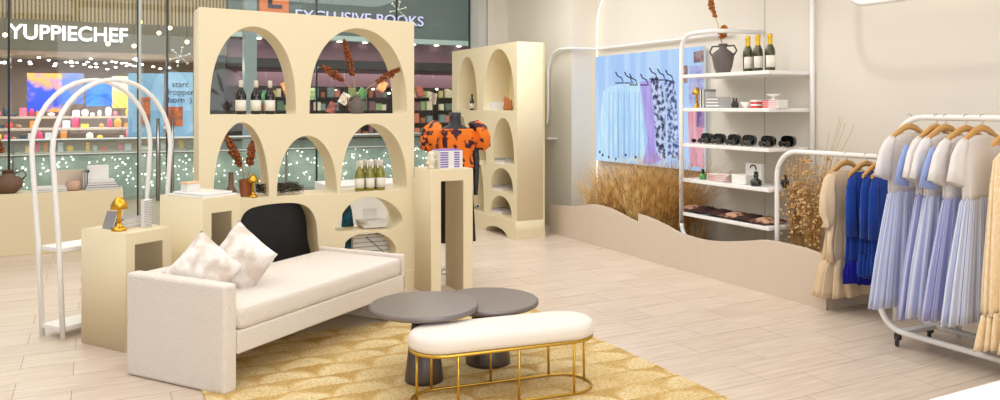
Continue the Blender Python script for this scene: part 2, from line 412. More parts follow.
# banner posters
def poster(pa, pb, ya, yb, Y, col, col2, txt=None):
    a, c = atY(pa, Y), atY(pb, Y); z0, z1 = zY(pa, yb, Y), zY(pa, ya, Y)
    p = MB().box(a, c, Y-YF, Y-YF+.03, z0, z1).build('poster', mat('poster'+str(pa), col, .5, rgb2=col2, nscale=1.6, emit=.35), kt)
    if txt:
        for i, l in enumerate(txt):
            text_mesh('lettering', l, .21, mat('poster_ink', (44, 54, 84), .6), p, ((a+c)/2, Y-YF-.01, z1-.38-.20*i), (PI/2, 0, 0), .004)
    return p, a, c, z0, z1
poster(128, 164, 73, 140, YF-.3, (110, 150, 182), (128, 166, 196))
p, a, c, z0, z1 = poster(167, 193, 72, 140, YF-.35, (126, 164, 198), (142, 178, 206), ('start', 'droppen', 'born :)'))
om = mat('orange_print', (206, 110, 62), .6, rgb2=(150, 80, 60), nscale=5)
MB().box(a+.02, c-.25, -.36, -.355, z0+.35, z0+.85).build('print', om, p)
MB().box(atY(138, YF-.31), atY(150, YF-.31), -.36, -.31, 1.15, 1.85).build('print', om, kt)
# shelves with goods (each good a part)
cols = [(230, 60, 120), (240, 150, 60), (240, 236, 230), (224, 70, 60), (250, 200, 70), (236, 120, 150), (220, 220, 230), (60, 70, 90), (160, 120, 100)]
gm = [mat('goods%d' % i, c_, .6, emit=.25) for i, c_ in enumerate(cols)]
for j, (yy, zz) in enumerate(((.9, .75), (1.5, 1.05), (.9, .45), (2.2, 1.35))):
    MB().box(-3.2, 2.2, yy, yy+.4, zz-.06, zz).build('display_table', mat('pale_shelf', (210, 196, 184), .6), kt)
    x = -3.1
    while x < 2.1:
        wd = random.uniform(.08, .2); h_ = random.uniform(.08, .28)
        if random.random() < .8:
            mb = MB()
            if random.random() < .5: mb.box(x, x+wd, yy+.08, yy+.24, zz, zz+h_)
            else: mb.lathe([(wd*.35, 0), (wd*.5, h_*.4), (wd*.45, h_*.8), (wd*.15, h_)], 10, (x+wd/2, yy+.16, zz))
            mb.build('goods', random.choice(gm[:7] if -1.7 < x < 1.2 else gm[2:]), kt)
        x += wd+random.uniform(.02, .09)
# ---- bookstore
bk = thing('book_shop', 'book shop across the mall with dark fascia, purple band and lit letters', 'shop', (0, YF, 0))
MB().box(XS, 14, -.1, .2, 3.62, 6.5).build('fascia', mat('teal_fascia', (92, 104, 102), .4, noise=.1, nscale=1), bk)
MB().box(XS, 14, -.3, 1.0, 3.48, 3.62).build('soffit', mat('soffit', (168, 184, 178), .5), bk)
MB().box(XS, 14, .1, .3, 2.95, 3.48).build('purple_band', mat('purple_band', (118, 82, 94), .5, emit=.04), bk)
MB().box(XS, 14, .1, .3, 2.7, 2.95).build('dark_band', mat('dark_band', (46, 42, 44), .5), bk)
MB().box(XS, 14, .7, .8, 2.2, 2.7).build('purple_band', mat('purple_band', (118, 82, 94), .5), bk)
MB().box(XS, 14, 3.6, 3.7, 0, 3.5).build('back_wall', mat('book_interior', (62, 44, 42), .7, noise=.2, nscale=1), bk)
a, c = atY(258, YF), atY(287, YF)
lg = MB().box(a, c, -.22, -.1, zY(270, 13, YF), zY(270, 13, YF)+.86).build('logo_sign', mat('logo_orange', (196, 108, 58), .5, emit=.3), bk)
text_mesh('letter', 'E', .9, mat('logo_ink', (44, 34, 60), .5), lg, ((a+c)/2, -.24, zY(270, 13, YF)+.12), (PI/2, 0, 0), .01, offset=.01)
a, c = atY(294, YF), atY(421, YF)
to = text_mesh('shop_name', 'EXCLUSIVE BOOKS', .42, mat('sign_lilac', (196, 190, 226), .5, emit=.55), bk, ((a+c)/2, -.16, 4.02), (PI/2, 0, 0), .03)
bpy.context.view_layer.update(); to.scale.x = (c-a)/to.dimensions.x
mbl = MB()
for i in range(14): mbl.ball((XS+.8+i*.75, -.05, 3.47), (.09, .09, .02), 1)
for i in range(44): mbl.ball((random.uniform(XS+.5, 12), random.uniform(1, 3.2), random.uniform(1.7, 2.7)), (.05, .05, .03), 1)
mbl.build('downlights', mat('downlight', (255, 246, 228), .5, emit=9), bk)['kind'] = 'stuff'
bcols = [(196, 176, 120), (140, 160, 110), (190, 110, 90), (110, 130, 130), (216, 200, 170), (150, 90, 60), (90, 110, 90), (120, 80, 90)]
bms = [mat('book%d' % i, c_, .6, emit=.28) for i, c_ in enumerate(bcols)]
random.seed(31)
for q in range(16):
    x = XS+1.2+q*.56+random.uniform(-.1, .1); yy = random.uniform(.45, .9); zz = random.uniform(1.55, 2.35)
    Mx = Matrix.Translation((x, yy, zz)) @ Matrix.Rotation(random.uniform(-.6, .6), 4, 'Y') @ Matrix.Rotation(random.uniform(-.6, .6), 4, 'Z')
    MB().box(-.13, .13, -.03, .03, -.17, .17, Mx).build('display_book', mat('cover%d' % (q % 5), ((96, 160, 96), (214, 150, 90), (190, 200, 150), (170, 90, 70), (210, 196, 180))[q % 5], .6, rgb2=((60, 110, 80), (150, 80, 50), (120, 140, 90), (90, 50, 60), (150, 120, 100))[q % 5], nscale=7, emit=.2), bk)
    MB().tube([(x, yy, zz+.1), (x, yy, 2.95)], .004, 4).build('display_wire', steel, bk)
shelfm = mat('dark_shelf', (58, 42, 38), .5)
for sx in range(7):
    xx = XS+.7+sx*1.5
    for yy in (1.2,):
        MB().box(xx, xx+1.3, yy+.25, yy+.3, 0, 2.2).build('book_case', shelfm, bk)
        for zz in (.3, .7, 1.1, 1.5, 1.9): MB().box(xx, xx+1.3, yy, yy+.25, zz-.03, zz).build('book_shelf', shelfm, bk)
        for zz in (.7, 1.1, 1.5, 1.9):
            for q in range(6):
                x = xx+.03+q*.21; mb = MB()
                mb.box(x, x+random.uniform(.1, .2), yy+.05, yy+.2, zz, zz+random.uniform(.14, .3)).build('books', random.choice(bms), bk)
# tall mall pillar seen through the upper left arch, hanging stars
tag(MB().box(atY(244, 17), atY(256, 17), 16.9, 17.2, 0, 5.2).build('pillar', mat('pillar_grey', (150, 162, 164), .3, .3)), 'grey-blue mall pillar seen through the upper left arch', 'pillar')
def star(px, py, Y, label):
    X = atY(px, Y); z = zY(px, py, Y)
    t = thing('hanging_ornament', label, 'ornament', (X, Y, z), group=None)
    mb = MB()
    for k in range(6):
        a = k*PI/3+.3; e = (math.cos(a)*.2, 0, math.sin(a)*.2); mb.tube([(0, 0, 0), e], .012, 6); mb.ball(e, .035, 1)
    mb.ball((0, 0, 0), .04, 1)
    mb.build('star', mat('ornament_silver', (206, 206, 190), .3, .6), t)
    MB().tube([(0, 0, .1), (0, 0, 6.2-z)], .005, 5).build('wire', steel, t)
star(180, 57, 18, 'small silver molecule-shaped ornament hanging before the blue poster')
star(398, 10, 18, 'small silver molecule-shaped ornament hanging before the book shop letters')
for i, (px, py) in enumerate(((140, 22), (170, 28), (159, 33), (187, 42), (108, 44), (134, 46), (5, 35))):
    X = atY(px, 19); z = zY(px, py, 19)
    t = thing('pendant_bulb', 'round warm pendant bulb hanging in the mall beyond the window', 'lamp', (X, 19, z), group='pendant bulbs in the mall')
    MB().ball((0, 0, 0), .045, 2).build('bulb', mat('warm_bulb', (255, 226, 160), .5, emit=8), t)
    MB().tube([(0, 0, .04), (0, 0, 6.0-z)], .004, 5).build('cord', black, t)
struct(MB().box(-12, 20, 15.5, YF, 6.4, 6.5).build('ceiling_mall', slat))
area('far_shop_lamp', (.2, YF+1.6, 2.8), 5, 2.5, 240, (1, .93, .85))
area('far_shop_lamp', (7.5, YF+.6, 2.6), 8, 1.2, 120, (1, .93, .85))
area('mall_void_fill', (3, 18.5, 6.2), 16, 3, 900, (1, .95, .88))  # unseen fill added to lift the void and the slats

# ============================================================ ARCHED DISPLAY UNIT
YU = 6.51; TU = .38
XA, XB = atY(199, YU), 2.515
t = thing('arched_display_wall', 'tall cream freestanding display wall cut with arched niches, behind the sofa', 'shelving', (0, YU, 0))
ZS, ZD = .868, 1.540
def ux(px): return atY(px, YU)
holes = [archhole(ux(210), ux(296), ZD, 2.25, ux(254)), archhole(ux(309.5), ux(407), ZD, 2.275, ux(359)),
         archhole(ux(213.5), ux(269), ZS, 1.475, ux(242), e1=2.2), archhole(ux(277), ux(337), ZS, 1.36, ux(307), e1=2.2),
         archhole(ux(341), ux(407), ZS, 1.455, ux(372), e1=2.4),
         ]
c2 = [(ux(337), .545), (ux(339), .63), (ux(344), .71), (ux(352), .78), (ux(362), .815), (ux(372), .82), (ux(384), .79), (ux(394), .735), (ux(400), .67), (ux(402.5), .61), (ux(400), .56), (ux(394), .53), (ux(388), .525), (ux(370), .53)]
c3 = [(ux(340), .30), (ux(341), .37), (ux(345), .44), (ux(353), .49), (ux(366), .515), (ux(378), .505), (ux(388), .46), (ux(394), .40), (ux(396), .34), (ux(393), .27), (ux(385), .25), (ux(345), .25)]
def smooth_poly(P, n=4):
    out_ = []
    m = len(P)
    for i in range(m):
        p0, p1, p2, p3 = (Vector(P[(i+k) % m]) for k in (-1, 0, 1, 2))
        for j in range(n):
            q = j/n; out_.append(tuple(.5*((2*p1)+(-p0+p2)*q+(2*p0-5*p1+4*p2-p3)*q*q+(-p0+3*p1-3*p2+p3)*q**3)))
    return out_
c1 = [(ux(241), .12), (ux(239), .40), (ux(240), .66), (ux(247), .765), (ux(262), .80), (ux(284), .81), (ux(300), .795), (ux(310), .745), (ux(316), .64), (ux(318), .45), (ux(318), .12)]
holes += [smooth_poly(c1), smooth_poly(c2), smooth_poly(c3)]
board('arched_body', cream, [(XA, .0), (XB, .0), (XB, 2.355), (XA, 2.385)], holes, TU, t)
MB().box(ux(340), XB+.004, -.012, 0, 0, .155).build('base_skirt', cream, t, bevel=.002)
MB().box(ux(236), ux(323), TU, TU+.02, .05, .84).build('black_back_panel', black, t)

# ============================================================ SECOND ARCHED BOOKCASE
XK = 4.51
y0k, y1k = 8.25, atX(452, XK)
t = thing('arched_bookcase', 'tall cream closed-back bookcase with arched niches against the back wall', 'shelving', (XK, 0, 0))
def ky(px): return -atX(px, XK)
holes = []
def kh(a, c, base, top, xa=None, e=2.4):
    holes.append(archhole(ky(a), ky(c), zX(c, base, XK), zX((a+c)/2, top, XK), ky(xa or (a+c)/2), e1=e))
kh(457, 477, 110.5, 57, 467); kh(483.5, 514.5, 110.5, 49, 498)
kh(456, 467, 165, 116); kh(471, 486, 165.5, 125); kh(492, 514, 165.5, 118)
kh(471, 484, 213, 160); kh(490.5, 513, 194, 168); kh(490.5, 511.5, 218, 196)
kh(456, 467, 209, 175)
zb = zX(516, 221, XK)
o = board('arched_front', cream, [(-y1k, zb), (-y0k, zb), (-y0k, 2.39), (-y1k, 2.39)], holes, .36, t, rot=(0, 0, -PI/2))
hb = archhole(ky(487.5), ky(509), 0.0, zX(498, 226.5, XK), ky(498), e1=2.2)
board('arched_plinth', cream, [(-y1k-.01, 0.0)]+[(ky(462), 0), (ky(468), .07), (ky(476), 0)]+hb+[(-y0k+.01, 0.0), (-y0k+.01, zb), (-y1k-.01, zb)], [], .40, t, loc=(-.03, 0, 0), rot=(0, 0, -PI/2))
MB().box(.36, .385, y0k, y1k, 0, 2.39).build('back_panel', cream_back, t)
MB().box(-.03, .385, y0k-.012, y0k, 0, .10).build('skirt', cream, t)

# ============================================================ PEDESTALS (bridge shaped)
def pedestal(label, loc, rz, w_, dpt, h_, leg, slab, bev=.006):
    t = thing('display_pedestal', label, 'pedestal', loc, rz)
    board('pedestal_body', cream, [(0, 0), (leg, 0), (leg, h_-slab), (w_-leg, h_-slab), (w_-leg, 0), (w_, 0), (w_, h_), (0, h_)], [], dpt, t, bevel=bev)
    return t
def rz_from(theta_deg): return math.atan2(math.cos(math.radians(theta_deg)+YAW), math.sin(math.radians(theta_deg)+YAW))
P1 = SD(-2.44, 5.075); r1 = rz_from(28.5)
p1 = pedestal('low cream bridge-shaped pedestal left of the sofa arm, gold lamp on top', P1, r1, .36, .46, .775, .075, .085)
P2 = SD(-2.10, 5.50); r2 = rz_from(33)
p2 = pedestal('mid-height cream bridge-shaped pedestal behind the sofa, white trays on top', P2, r2, .33, .50, .95, .08, .11)
P3 = Vector((2.504, 6.09, 0))
p3 = pedestal('tall cream bridge-shaped pedestal right of the sofa before the dress form', P3, 0, .39, .39, 1.07, .092, .10)

# ============================================================ SOFA
RS = rz_from(26.5)
SO = SD(-1.52, 4.30)
t = thing('daybed_sofa', 'cream boucle daybed sofa with solid end arm and long seat cushion', 'sofa', SO, RS)
LS, WS = 1.80, .80
SOM = Matrix.Translation(SO) @ Matrix.Rotation(RS, 4, 'Z')
MB().box(0, .10, 0, WS, .003, .612).build('arm', boucle, t, bevel=.022)
MB().box(.10, 1.02, WS-.13, WS, .2, .60).build('backrest', boucle, t, bevel=.03)
MB().box(.10, LS, .0, WS, .205, .335).build('seat_base', boucle, t, bevel=.012)
def cushion(x0, x1, y0, y1, z0, z1, puff=.02):
    mb = MB(); n = 20; rings = []
    W = (x1-x0)/2; D = (y1-y0)/2; cx = (x0+x1)/2; cy = (y0+y1)/2
    def loop(f, z):
        r = .05; P = []
        for (sx, sy, a0) in ((1, 1, 0), (-1, 1, 90), (-1, -1, 180), (1, -1, 270)):
            for k in range(7):
                a = math.radians(a0+15*k); P.append((cx+sx*(W*f-r)+r*math.cos(a), cy+sy*(D*f-r)+r*math.sin(a), z))
        return P
    hh = z1-z0
    for f, zf in ((.97, 0), (.995, .12), (1, .3), (1, .7), (.992, .88), (.97, .97), (.9, 1.0), (.6, 1+.06), (.3, 1.08)):
        rings.append(loop(f, z0+hh*zf))
    return mb.loft(rings)
cushion(.105, LS-.035, .0, WS-.14 if False else WS-.03, .338, .465).build('seat_cushion', boucle, t, smooth=True)
MB().box(LS-.035, LS, 0, WS, .20, .485).build('end_panel', boucle, t, bevel=.012)
MB().box(LS-.16, LS-.06, .04, WS-.04, .015, .205).build('foot', boucle, t, bevel=.01)

def pillow(name, label, loc, rot, S=.42, T=.15):
    mb = MB(); n = 18
    for sgn in (1, -1):
        V = []
        for i in range(n+1):
            row = []
            for j in range(n+1):
                u = i/n*2-1; v = j/n*2-1
                e = (1-u*u)**.5*(1-v*v)**.5
                pin = 1-.10*((1-abs(u)) if False else 0)
                uu = u*(1-.09*(1-abs(v)**2)*0-.07*(1-v*v)*abs(u)); vv = v*(1-.07*(1-u*u)*abs(v))
                wr_ = .010*math.sin(7*u+4*v)*e+.008*math.sin(11*v-5*u)*e
                row.append(mb.bm.verts.new((uu*S/2, sgn*(T/2*e**.75)+wr_, vv*S/2)))
            V.append(row)
        for i in range(n):
            for j in range(n):
                mb.bm.faces.new((V[i][j], V[i+1][j], V[i+1][j+1], V[i][j+1])).smooth = True
    bmesh.ops.remove_doubles(mb.bm, verts=mb.bm.verts, dist=1e-4)
    o = mb.build(name, pillowm); o.location = loc; o.rotation_euler = rot
    return tag(o, label, 'cushion')
def sofa_pt(x, y, z): return SOM @ Vector((x, y, z))
pillow('throw_pillow', 'pale patterned pillow with a corner up, nearer the solid sofa arm', sofa_pt(.29, .47, .60), (math.radians(-16), math.radians(41), RS-math.radians(52)), .35, .20)
pillow('throw_pillow', 'pale patterned pillow leaning on the other, farther from the sofa arm', sofa_pt(.53, .40, .625), (math.radians(-12), math.radians(33), RS-math.radians(86)), .37, .21)

# ============================================================ RUG
Xl, Yl = SD((203-500)/F*4.333, 4.333).xy
Xr, Yr = SD((657-500)/F*4.8, 4.8).xy
rug = MB().box(0, Xr-Xl, 0, 3.9, 0, .012).build('scalloped_rug', rug_m, bevel=.004)
rug.location = (Xl, 1.6, .001)
tag(rug, 'golden jute rug with pale scalloped pattern under sofa, tables and bench', 'rug')

# ============================================================ COFFEE TABLES
def ctable(s, d, R, z, rb, rt, label):
    t = thing('coffee_table', label, 'coffee table', SD(s, d, .013), 0)
    z -= .013
    MB().lathe([(R-.012, z-.032), (R, z-.026), (R, z-.006), (R-.006, z), (R-.010, z+.0001), (R-.02, z+.0001), (R*.5, z+.0002), (.001, z+.0002)], 64).build('tabletop', tabm, t)
    MB().lathe([(rb, 0), (rb, .02), (rt, z-.032)], 40).build('conical_base', basem, t)
    return t
tabm = bpy.data.materials.new('turned_grey_top'); tabm.use_nodes = True; nt = tabm.node_tree; b = nt.nodes['Principled BSDF']
tc = nd(nt, 'ShaderNodeTexCoord'); wv = nd(nt, 'ShaderNodeTexWave', wave_type='RINGS', rings_direction='Z'); wv.inputs['Scale'].default_value = 38; wv.inputs['Distortion'].default_value = .6; wv.inputs['Detail'].default_value = 3
nt.links.new(tc.outputs['Object'], wv.inputs['Vector'])
mx = nd(nt, 'ShaderNodeMix', data_type='RGBA'); nt.links.new(wv.outputs[1], mx.inputs[0]); mx.inputs[6].default_value = (*lin((132, 124, 122)), 1); mx.inputs[7].default_value = (*lin((122, 114, 112)), 1)
nt.links.new(mx.outputs[2], b.inputs['Base Color']); b.inputs['Roughness'].default_value = .38; b.inputs['Metallic'].default_value = .45
bp = nd(nt, 'ShaderNodeBump'); bp.inputs['Strength'].default_value = .12; bp.inputs['Distance'].default_value = .001; nt.links.new(wv.outputs[1], bp.inputs['Height']); nt.links.new(bp.outputs[0], b.inputs['Normal'])
basem = mat('cone_metal', (104, 96, 94), .35, .75, noise=.2, nscale=8, stretch=(1, 1, .1))
ctable(-.442, 4.54, .315, .456, .112, .062, 'round dark grey coffee table with cone base, the nearer and higher one')
ctable(-.075, 4.86, .315, .405, .14, .09, 'round dark grey coffee table partly under the higher one')

# ============================================================ OVAL BENCH
BC = SD(.02, 4.325, .013); bdir = SD(.94, .34) ; ang = math.atan2(bdir.y, bdir.x)
t = thing('oval_bench', 'oval bench with cream upholstered seat on thin gold legs', 'bench', BC, ang)
def stadium(hl, hw, n=12):
    r = hw; P = []
    for k in range(n+1):
        a = -PI/2+PI*k/n; P.append((hl-r+r*math.cos(a), r*math.sin(a)))
    for k in range(n+1):
        a = PI/2+PI*k/n; P.append((-(hl-r)+r*math.cos(a), r*math.sin(a)))
    return P
HLn, HW = .535, .172
rings = [[(x, y, z) for x, y in stadium(HLn-o_, HW-o_)] for o_, z in ((.02, .300), (.004, .308), (0, .325), (0, .352), (.006, .372), (.022, .386), (.055, .393), (.12, .397), (.17, .398))]
MB().loft(rings).build('seat', velvet, t, smooth=True)
MB().tube([(x, y, .292) for x, y in stadium(HLn-.012, HW-.012)], .010, 8, closed=True).build('top_ring', goldleg, t)
MB().tube([(x, y, .010) for x, y in stadium(HLn-.012, HW-.012)], .0075, 8, closed=True).build('bottom_ring', goldleg, t)
rr = HW-.012; hx = HLn-.012
for x in (-.31, .03, .355):
    MB().tube([(x, -rr, .01), (x, -rr, .292)], .0075, 8).build('leg', goldleg, t)
for x in (-.37, -.02, .34):
    MB().tube([(x, rr, .01), (x, rr, .292)], .0075, 8).build('leg', goldleg, t)
for sx in (-1, 1):
    MB().tube([(sx*(hx-.03), -sx*.07*0, .01), (sx*(hx-.03), 0, .292)], .0075, 8).build('leg', goldleg, t)

# ============================================================ RIGHT WALL: planters, screen, rack, grasses
XP = 5.1
def planter(name, label, tops, y_end_far):
    pts = [(-atX(x, XP), zX(x, y, XP)) for x, y in tops]
    sm = []
    for i in range(len(pts)-1):
        p0 = Vector(pts[max(i-1, 0)]); p1 = Vector(pts[i]); p2 = Vector(pts[i+1]); p3 = Vector(pts[min(i+2, len(pts)-1)])
        for j in range(5):
            q = j/5; sm.append(tuple(.5*((2*p1)+(-p0+p2)*q+(2*p0-5*p1+4*p2-p3)*q*q+(-p0+3*p1-3*p2+p3)*q**3)))
    sm.append(pts[-1])
    t = thing(name, label, 'planter', (XP, 0, 0))
    board('wavy_panel', greige, [(pts[0][0], 0)]+sm+[(pts[-1][0], 0)], [], .03, t, rot=(0, 0, -PI/2), bevel=.002)
    return t, pts
tpl, pa = planter('wavy_planter', 'greige planter panel with wavy top edge, near, below the shelving rack', [(638, 214), (650, 218), (665, 225), (680, 233), (700, 239), (720, 241.5), (745, 241), (765, 240), (790, 244.5), (810, 250), (826, 257)], 0)
MB().box(.03, XW-XP-.01, -pa[-1][0]+.0, -pa[-1][0]+.03, 0, .40).build('end_panel', greige, tpl)
tpl2, pb = planter('wavy_planter', 'greige planter panel with wavy top edge, farther, in the room corner', [(548, 205), (560, 206), (575, 206), (590, 204.5), (603, 207), (615, 212), (626, 218), (637, 223)], 0)
tpl2.location.x = XP+.03
soil = MB().box(XP+.06, XW-.01, 4.35, 8.40, .02, .2).build('planter_soil', mat('soil_gravel', (196, 176, 150), .95, noise=.3, nscale=40, bump=.6)); tag(soil, 'pale gravel bed behind the wavy planter panels', 'gravel', kind='stuff')

# video screen: clothes-rail picture made of flat colour areas
Ys0, Ys1 = 8.40, 6.40
sc_t = thing('video_screen', 'large lit wall screen showing pale blue clothes on hangers', 'screen', (XW, 0, 0))
Z0s, Z1s = .91, 2.25
MB().box(-.05, -.001, Ys1, Ys0, Z0s, Z1s).build('screen_body', mat('screen_side', (206, 200, 194), .5), sc_t)
def emat(name, rgb, rgb2=None, nscale=6, st=None, k=1.0):
    m = mat(name, rgb, .5, rgb2=rgb2, nscale=nscale, stretch=st, emit=k, spec=.2)
    b = m.node_tree.nodes['Principled BSDF']; 
    for l in list(m.node_tree.links):
        if l.to_socket == b.inputs['Base Color']: m.node_tree.links.remove(l)
    b.inputs['Base Color'].default_value = (.02, .02, .02, 1); b.inputs['Roughness'].default_value = .3
    return m
def scr(name, m, pts, lay=1):
    # pts are picture positions on the screen plane
    mb = MB(); vs = [mb.bm.verts.new((-.05-.0015*lay, atX(x, XW-.05), min(Z1s, max(Z0s, zX(x, y, XW-.05))))) for x, y in pts]
    mb.bm.faces.new(vs); return mb.build(name, m, scp)
scp = MB().box(-.052, -.05, Ys1, Ys0, Z0s, Z1s).build('screen_picture', emat('scr_bg', (168, 204, 252), (190, 220, 254), 3, (1, 3, .2)), sc_t)
for (xa, xb, c_) in ((597, 612, (140, 184, 244)), (618, 628, (158, 198, 250)), (634, 641, (170, 206, 252)), (646, 652, (176, 212, 250))):
    scr('curtain_fold', emat('scr_c%d' % xa, c_), [(xa, 50), (xb, 50), (xb, 161), (xa, 161)], 1)
scr('wall_area', emat('scr_wall', (196, 204, 212), (206, 208, 206), 4), [(671, 40), (706, 40), (706, 172), (671, 163)], 1)
scr('pale_garment', emat('scr_pale', (186, 226, 255), (206, 238, 255), 9, (1, 4, .5)), [(603, 92), (610, 86), (626, 84), (640, 84), (642, 110), (646, 158), (640, 163), (606, 161), (597, 159)], 2)
scr('pale_garment', emat('scr_pale2', (172, 214, 252), (190, 228, 255), 9, (1, 4, .5)), [(618, 88), (622, 84), (630, 86), (634, 155), (622, 162), (617, 150)], 3)
for fx in (609, 613, 618, 624, 629, 635, 639):
    scr('garment_fold', emat('scr_fold%d' % (fx % 2), ((150, 190, 236), (164, 204, 244))[fx % 2]), [(fx, 92), (fx+1, 92), (fx+1.6, 158), (fx-.4, 158)], 3.4)
scr('lilac_garment', emat('scr_lilac', (166, 150, 226), (186, 172, 240), 8, (1, 4, .5)), [(640, 82), (652, 80), (655, 110), (656, 150), (662, 160), (650, 165), (643, 163), (648, 140)], 3)
scr('patterned_garment', emat('scr_dark', (34, 40, 84), (200, 214, 250), 16), [(651, 76), (661, 78), (666, 110), (666, 160), (657, 150), (654, 110)], 4)
scr('patterned_garment', emat('scr_blue', (50, 76, 140), (200, 216, 250), 20), [(664, 78), (676, 82), (680, 160), (668, 156), (668, 120)], 4)
scr('pink_garment', emat('scr_pink', (216, 150, 170), (236, 180, 190), 8, (1, 4, .5)), [(688, 112), (703, 110), (705, 168), (690, 166)], 3)
scr('picture_furniture', emat('scr_brown', (130, 100, 110), (170, 140, 140), 14), [(694, 52), (704, 50), (704, 62), (694, 63)], 3)
scr('picture_furniture', emat('scr_lav', (150, 160, 214), (190, 190, 226), 12), [(689, 66), (704, 66), (704, 104), (689, 104)], 3)
scr('picture_window', emat('scr_win', (110, 90, 150), (170, 140, 180), 12), [(697, 104), (705, 104), (705, 128), (697, 127)], 4)
scr('picture_frame', emat('scr_brown', (130, 100, 110), (170, 140, 140), 14), [(683, 66), (688, 65), (688, 83), (683, 83)], 3)
inkm = emat('scr_ink', (18, 26, 60))
for (hx_, hy_) in ((618, 78), (627, 78), (632, 80), (643, 80), (652, 74), (660, 75), (668, 76)):
    mb = MB(); P = [(hx_-2, hy_-6), (hx_, hy_-2), (hx_+4, hy_), (hx_+6, hy_+5), (hx_, hy_+5), (hx_-2, hy_+5)]
    mb.tube([(-.056, atX(x, XW-.05), zX(x, y, XW-.05)) for x, y in P], .008, 5); mb.build('picture_hanger', inkm, scp)
for (hx_, hy_) in ((600, 152), (603, 155), (616, 159), (626, 155), (609, 157), (636, 157)):
    mb = MB(); mb.ball((-.054, atX(hx_, XW-.05), zX(hx_, hy_, XW-.05)), (.003, .022, .022), 1); mb.build('picture_motif', inkm, scp)

# wall pipe loop
zr = 2.35
t = thing('clothes_rail', 'white wall-mounted pipe rail rounding the room corner above the screen', 'rail', (0, 0, 0))
xs = 5.42-.05; yc = 8.46-.05; P = [(xs, 9.05, 1.20)]
yb0 = atX(548, xs)
P = [(xs, yb0+.05, 1.36), (xs, yb0+.01, 1.45), (xs, yb0, 1.6), (xs, yb0, 1.9)]
for k in range(1, 9):
    a = k/8*PI/2; P.append((xs, yb0-.32*(1-math.cos(a)), 2.03+.32*math.sin(a)))
P += [(xs, yc+.06, zr), (xs+.03, yc+.0, zr), (xs+.1, yc, zr), (XW-.12, yc, zr), (XW-.05, yc-.06, zr), (XW-.05, 7.6, zr), (XW-.05, 6.0, zr)]
MB().tube(P, .018, 8).build('pipe', white, t)
MB().box(xs-.1, xs+.05, yb0-.16, yb0+.06, 1.175, 1.19).build('wall_shelf', white, t)
for y in (8.2, 7.2, 6.1): MB().tube([(XW, y, zr), (XW-.05, y, zr)], .008, 6).build('bracket', white, t)
# LED arch line
t = thing('light_tube', 'thin glowing white light line rising in the room corner and bending right', 'lamp', (0, 0, 0))
P = [(XW-.03, 8.40, .40), (XW-.03, 8.40, 1.2), (XW-.03, 8.40, 2.5)]
P += [(XW-.03, 8.40-.55*(1-math.cos(a)), 2.62+.55*math.sin(a)) for a in [k/8*PI/2 for k in range(9)]] + [(XW-.03, 6.9, 3.17)]
MB().tube(P, .009, 6).build('tube', mat('led', (255, 246, 230), .5, emit=1.3), t)

# shelving rack
XR = 5.25; yL, yRr = atX(681.5, XR), 5.0
zs = [1.925, 1.590, 1.236, .882, .543]
rk = thing('shelving_rack', 'white tubular wall rack with five open shelves of small goods', 'shelving', (0, 0, 0))
zt, zb_ = 2.33, .27; rad = .16
P = [(XR+.45, yL, zt-.0)]
P = [(XR, yL-.9, zt)]+[(XR, yL-.16+.16*math.cos(a)*1, zt-.16+.16*math.sin(a)) for a in [PI/2-k/8*PI/2 for k in range(9)]]
P += [(XR, yL, 1.5), (XR, yL, zb_+rad)]+[(XR, yL-.16+.16*math.cos(a), zb_+.16-.16*math.sin(a)) for a in [k/8*PI/2 for k in range(9)]]+[(XR, 5.1, zb_)]
P[0] = (XR, atX(712, XR), zt)
P.insert(0, (XW-.02, atX(712, XR)-.12, zt)); P.insert(1, (XR+.12, atX(712, XR)-.06, zt))
MB().tube(P, .022, 10).build('front_loop', white, rk)
MB().tube([(XW-.04, 4.97, 0), (XW-.04, 4.97, CEIL)], .022, 10).build('rear_post', white, rk)
for z in zs:
    MB().box(XR, XW-.03, yRr, yL, z-.035, z).build('shelf', white, rk, bevel=.006)
# second (low) clothes rail and near clothes rack
XR2 = 5.30
t2 = thing('clothes_rail', 'low white pipe clothes rail behind the wavy planter with cream and blue dresses', 'rail', (0, 0, 0))
yp = atX(777, XR2); P = [(XR2, yp, .0), (XR2, yp, .6), (XR2, yp, 1.0)]+[(XR2, yp-.22*(1-math.cos(a)), 1.0+.22*math.sin(a)) for a in [k/8*PI/2 for k in range(1, 9)]]+[(XR2, 4.0, 1.22), (XR2, 3.55, 1.22)]+[(XR2, 3.55-.22*math.sin(a), 1.0+.22*math.cos(a)) for a in [k/8*PI/2 for k in range(1, 9)]]+[(XR2, 3.33, .0)]
MB().tube(P, .021, 10).build('pipe', white, t2)
XC = 4.93
t3 = thing('clothes_rack', 'white wheeled clothes rack in front carrying the striped and yellow dresses', 'clothes rack', (0, 0, 0))
yE = 3.54; yN = 2.0
P = []
for (x, ) in ((XC,),):
    P = [(x, yE, .12), (x, yE, 1.33)]+[(x, yE-.20*(1-math.cos(a)), 1.33+.20*math.sin(a)) for a in [k/8*PI/2 for k in range(1, 9)]]+[(x, 2.8, 1.53), (x, yN+.2, 1.53)]+[(x, yN+.2-.2*math.sin(a), 1.33+.2*math.cos(a)) for a in [k/8*PI/2 for k in range(1, 9)]]+[(x, yN, .12)]
MB().tube(P, .02, 10).build('top_loop', white, t3)
for sx in (-.17, .17):
    x = XC+sx; P = [(XC, yE, .95), (x, yE, .60), (x, yE, .28)]+[(x, yE-.18*(1-math.cos(a)), .28-.18*math.sin(a)) for a in [k/8*PI/2 for k in range(1, 9)]]+[(x, 2.8, .10)]+[(x, yN+.18-.18*math.sin(a), .28-.18*math.cos(a)) for a in [k/8*PI/2 for k in range(0, 9)]]+[(x, yN, .6), (XC, yN, .95)]
    MB().tube(P, .02, 10).build('base_loop', white, t3)
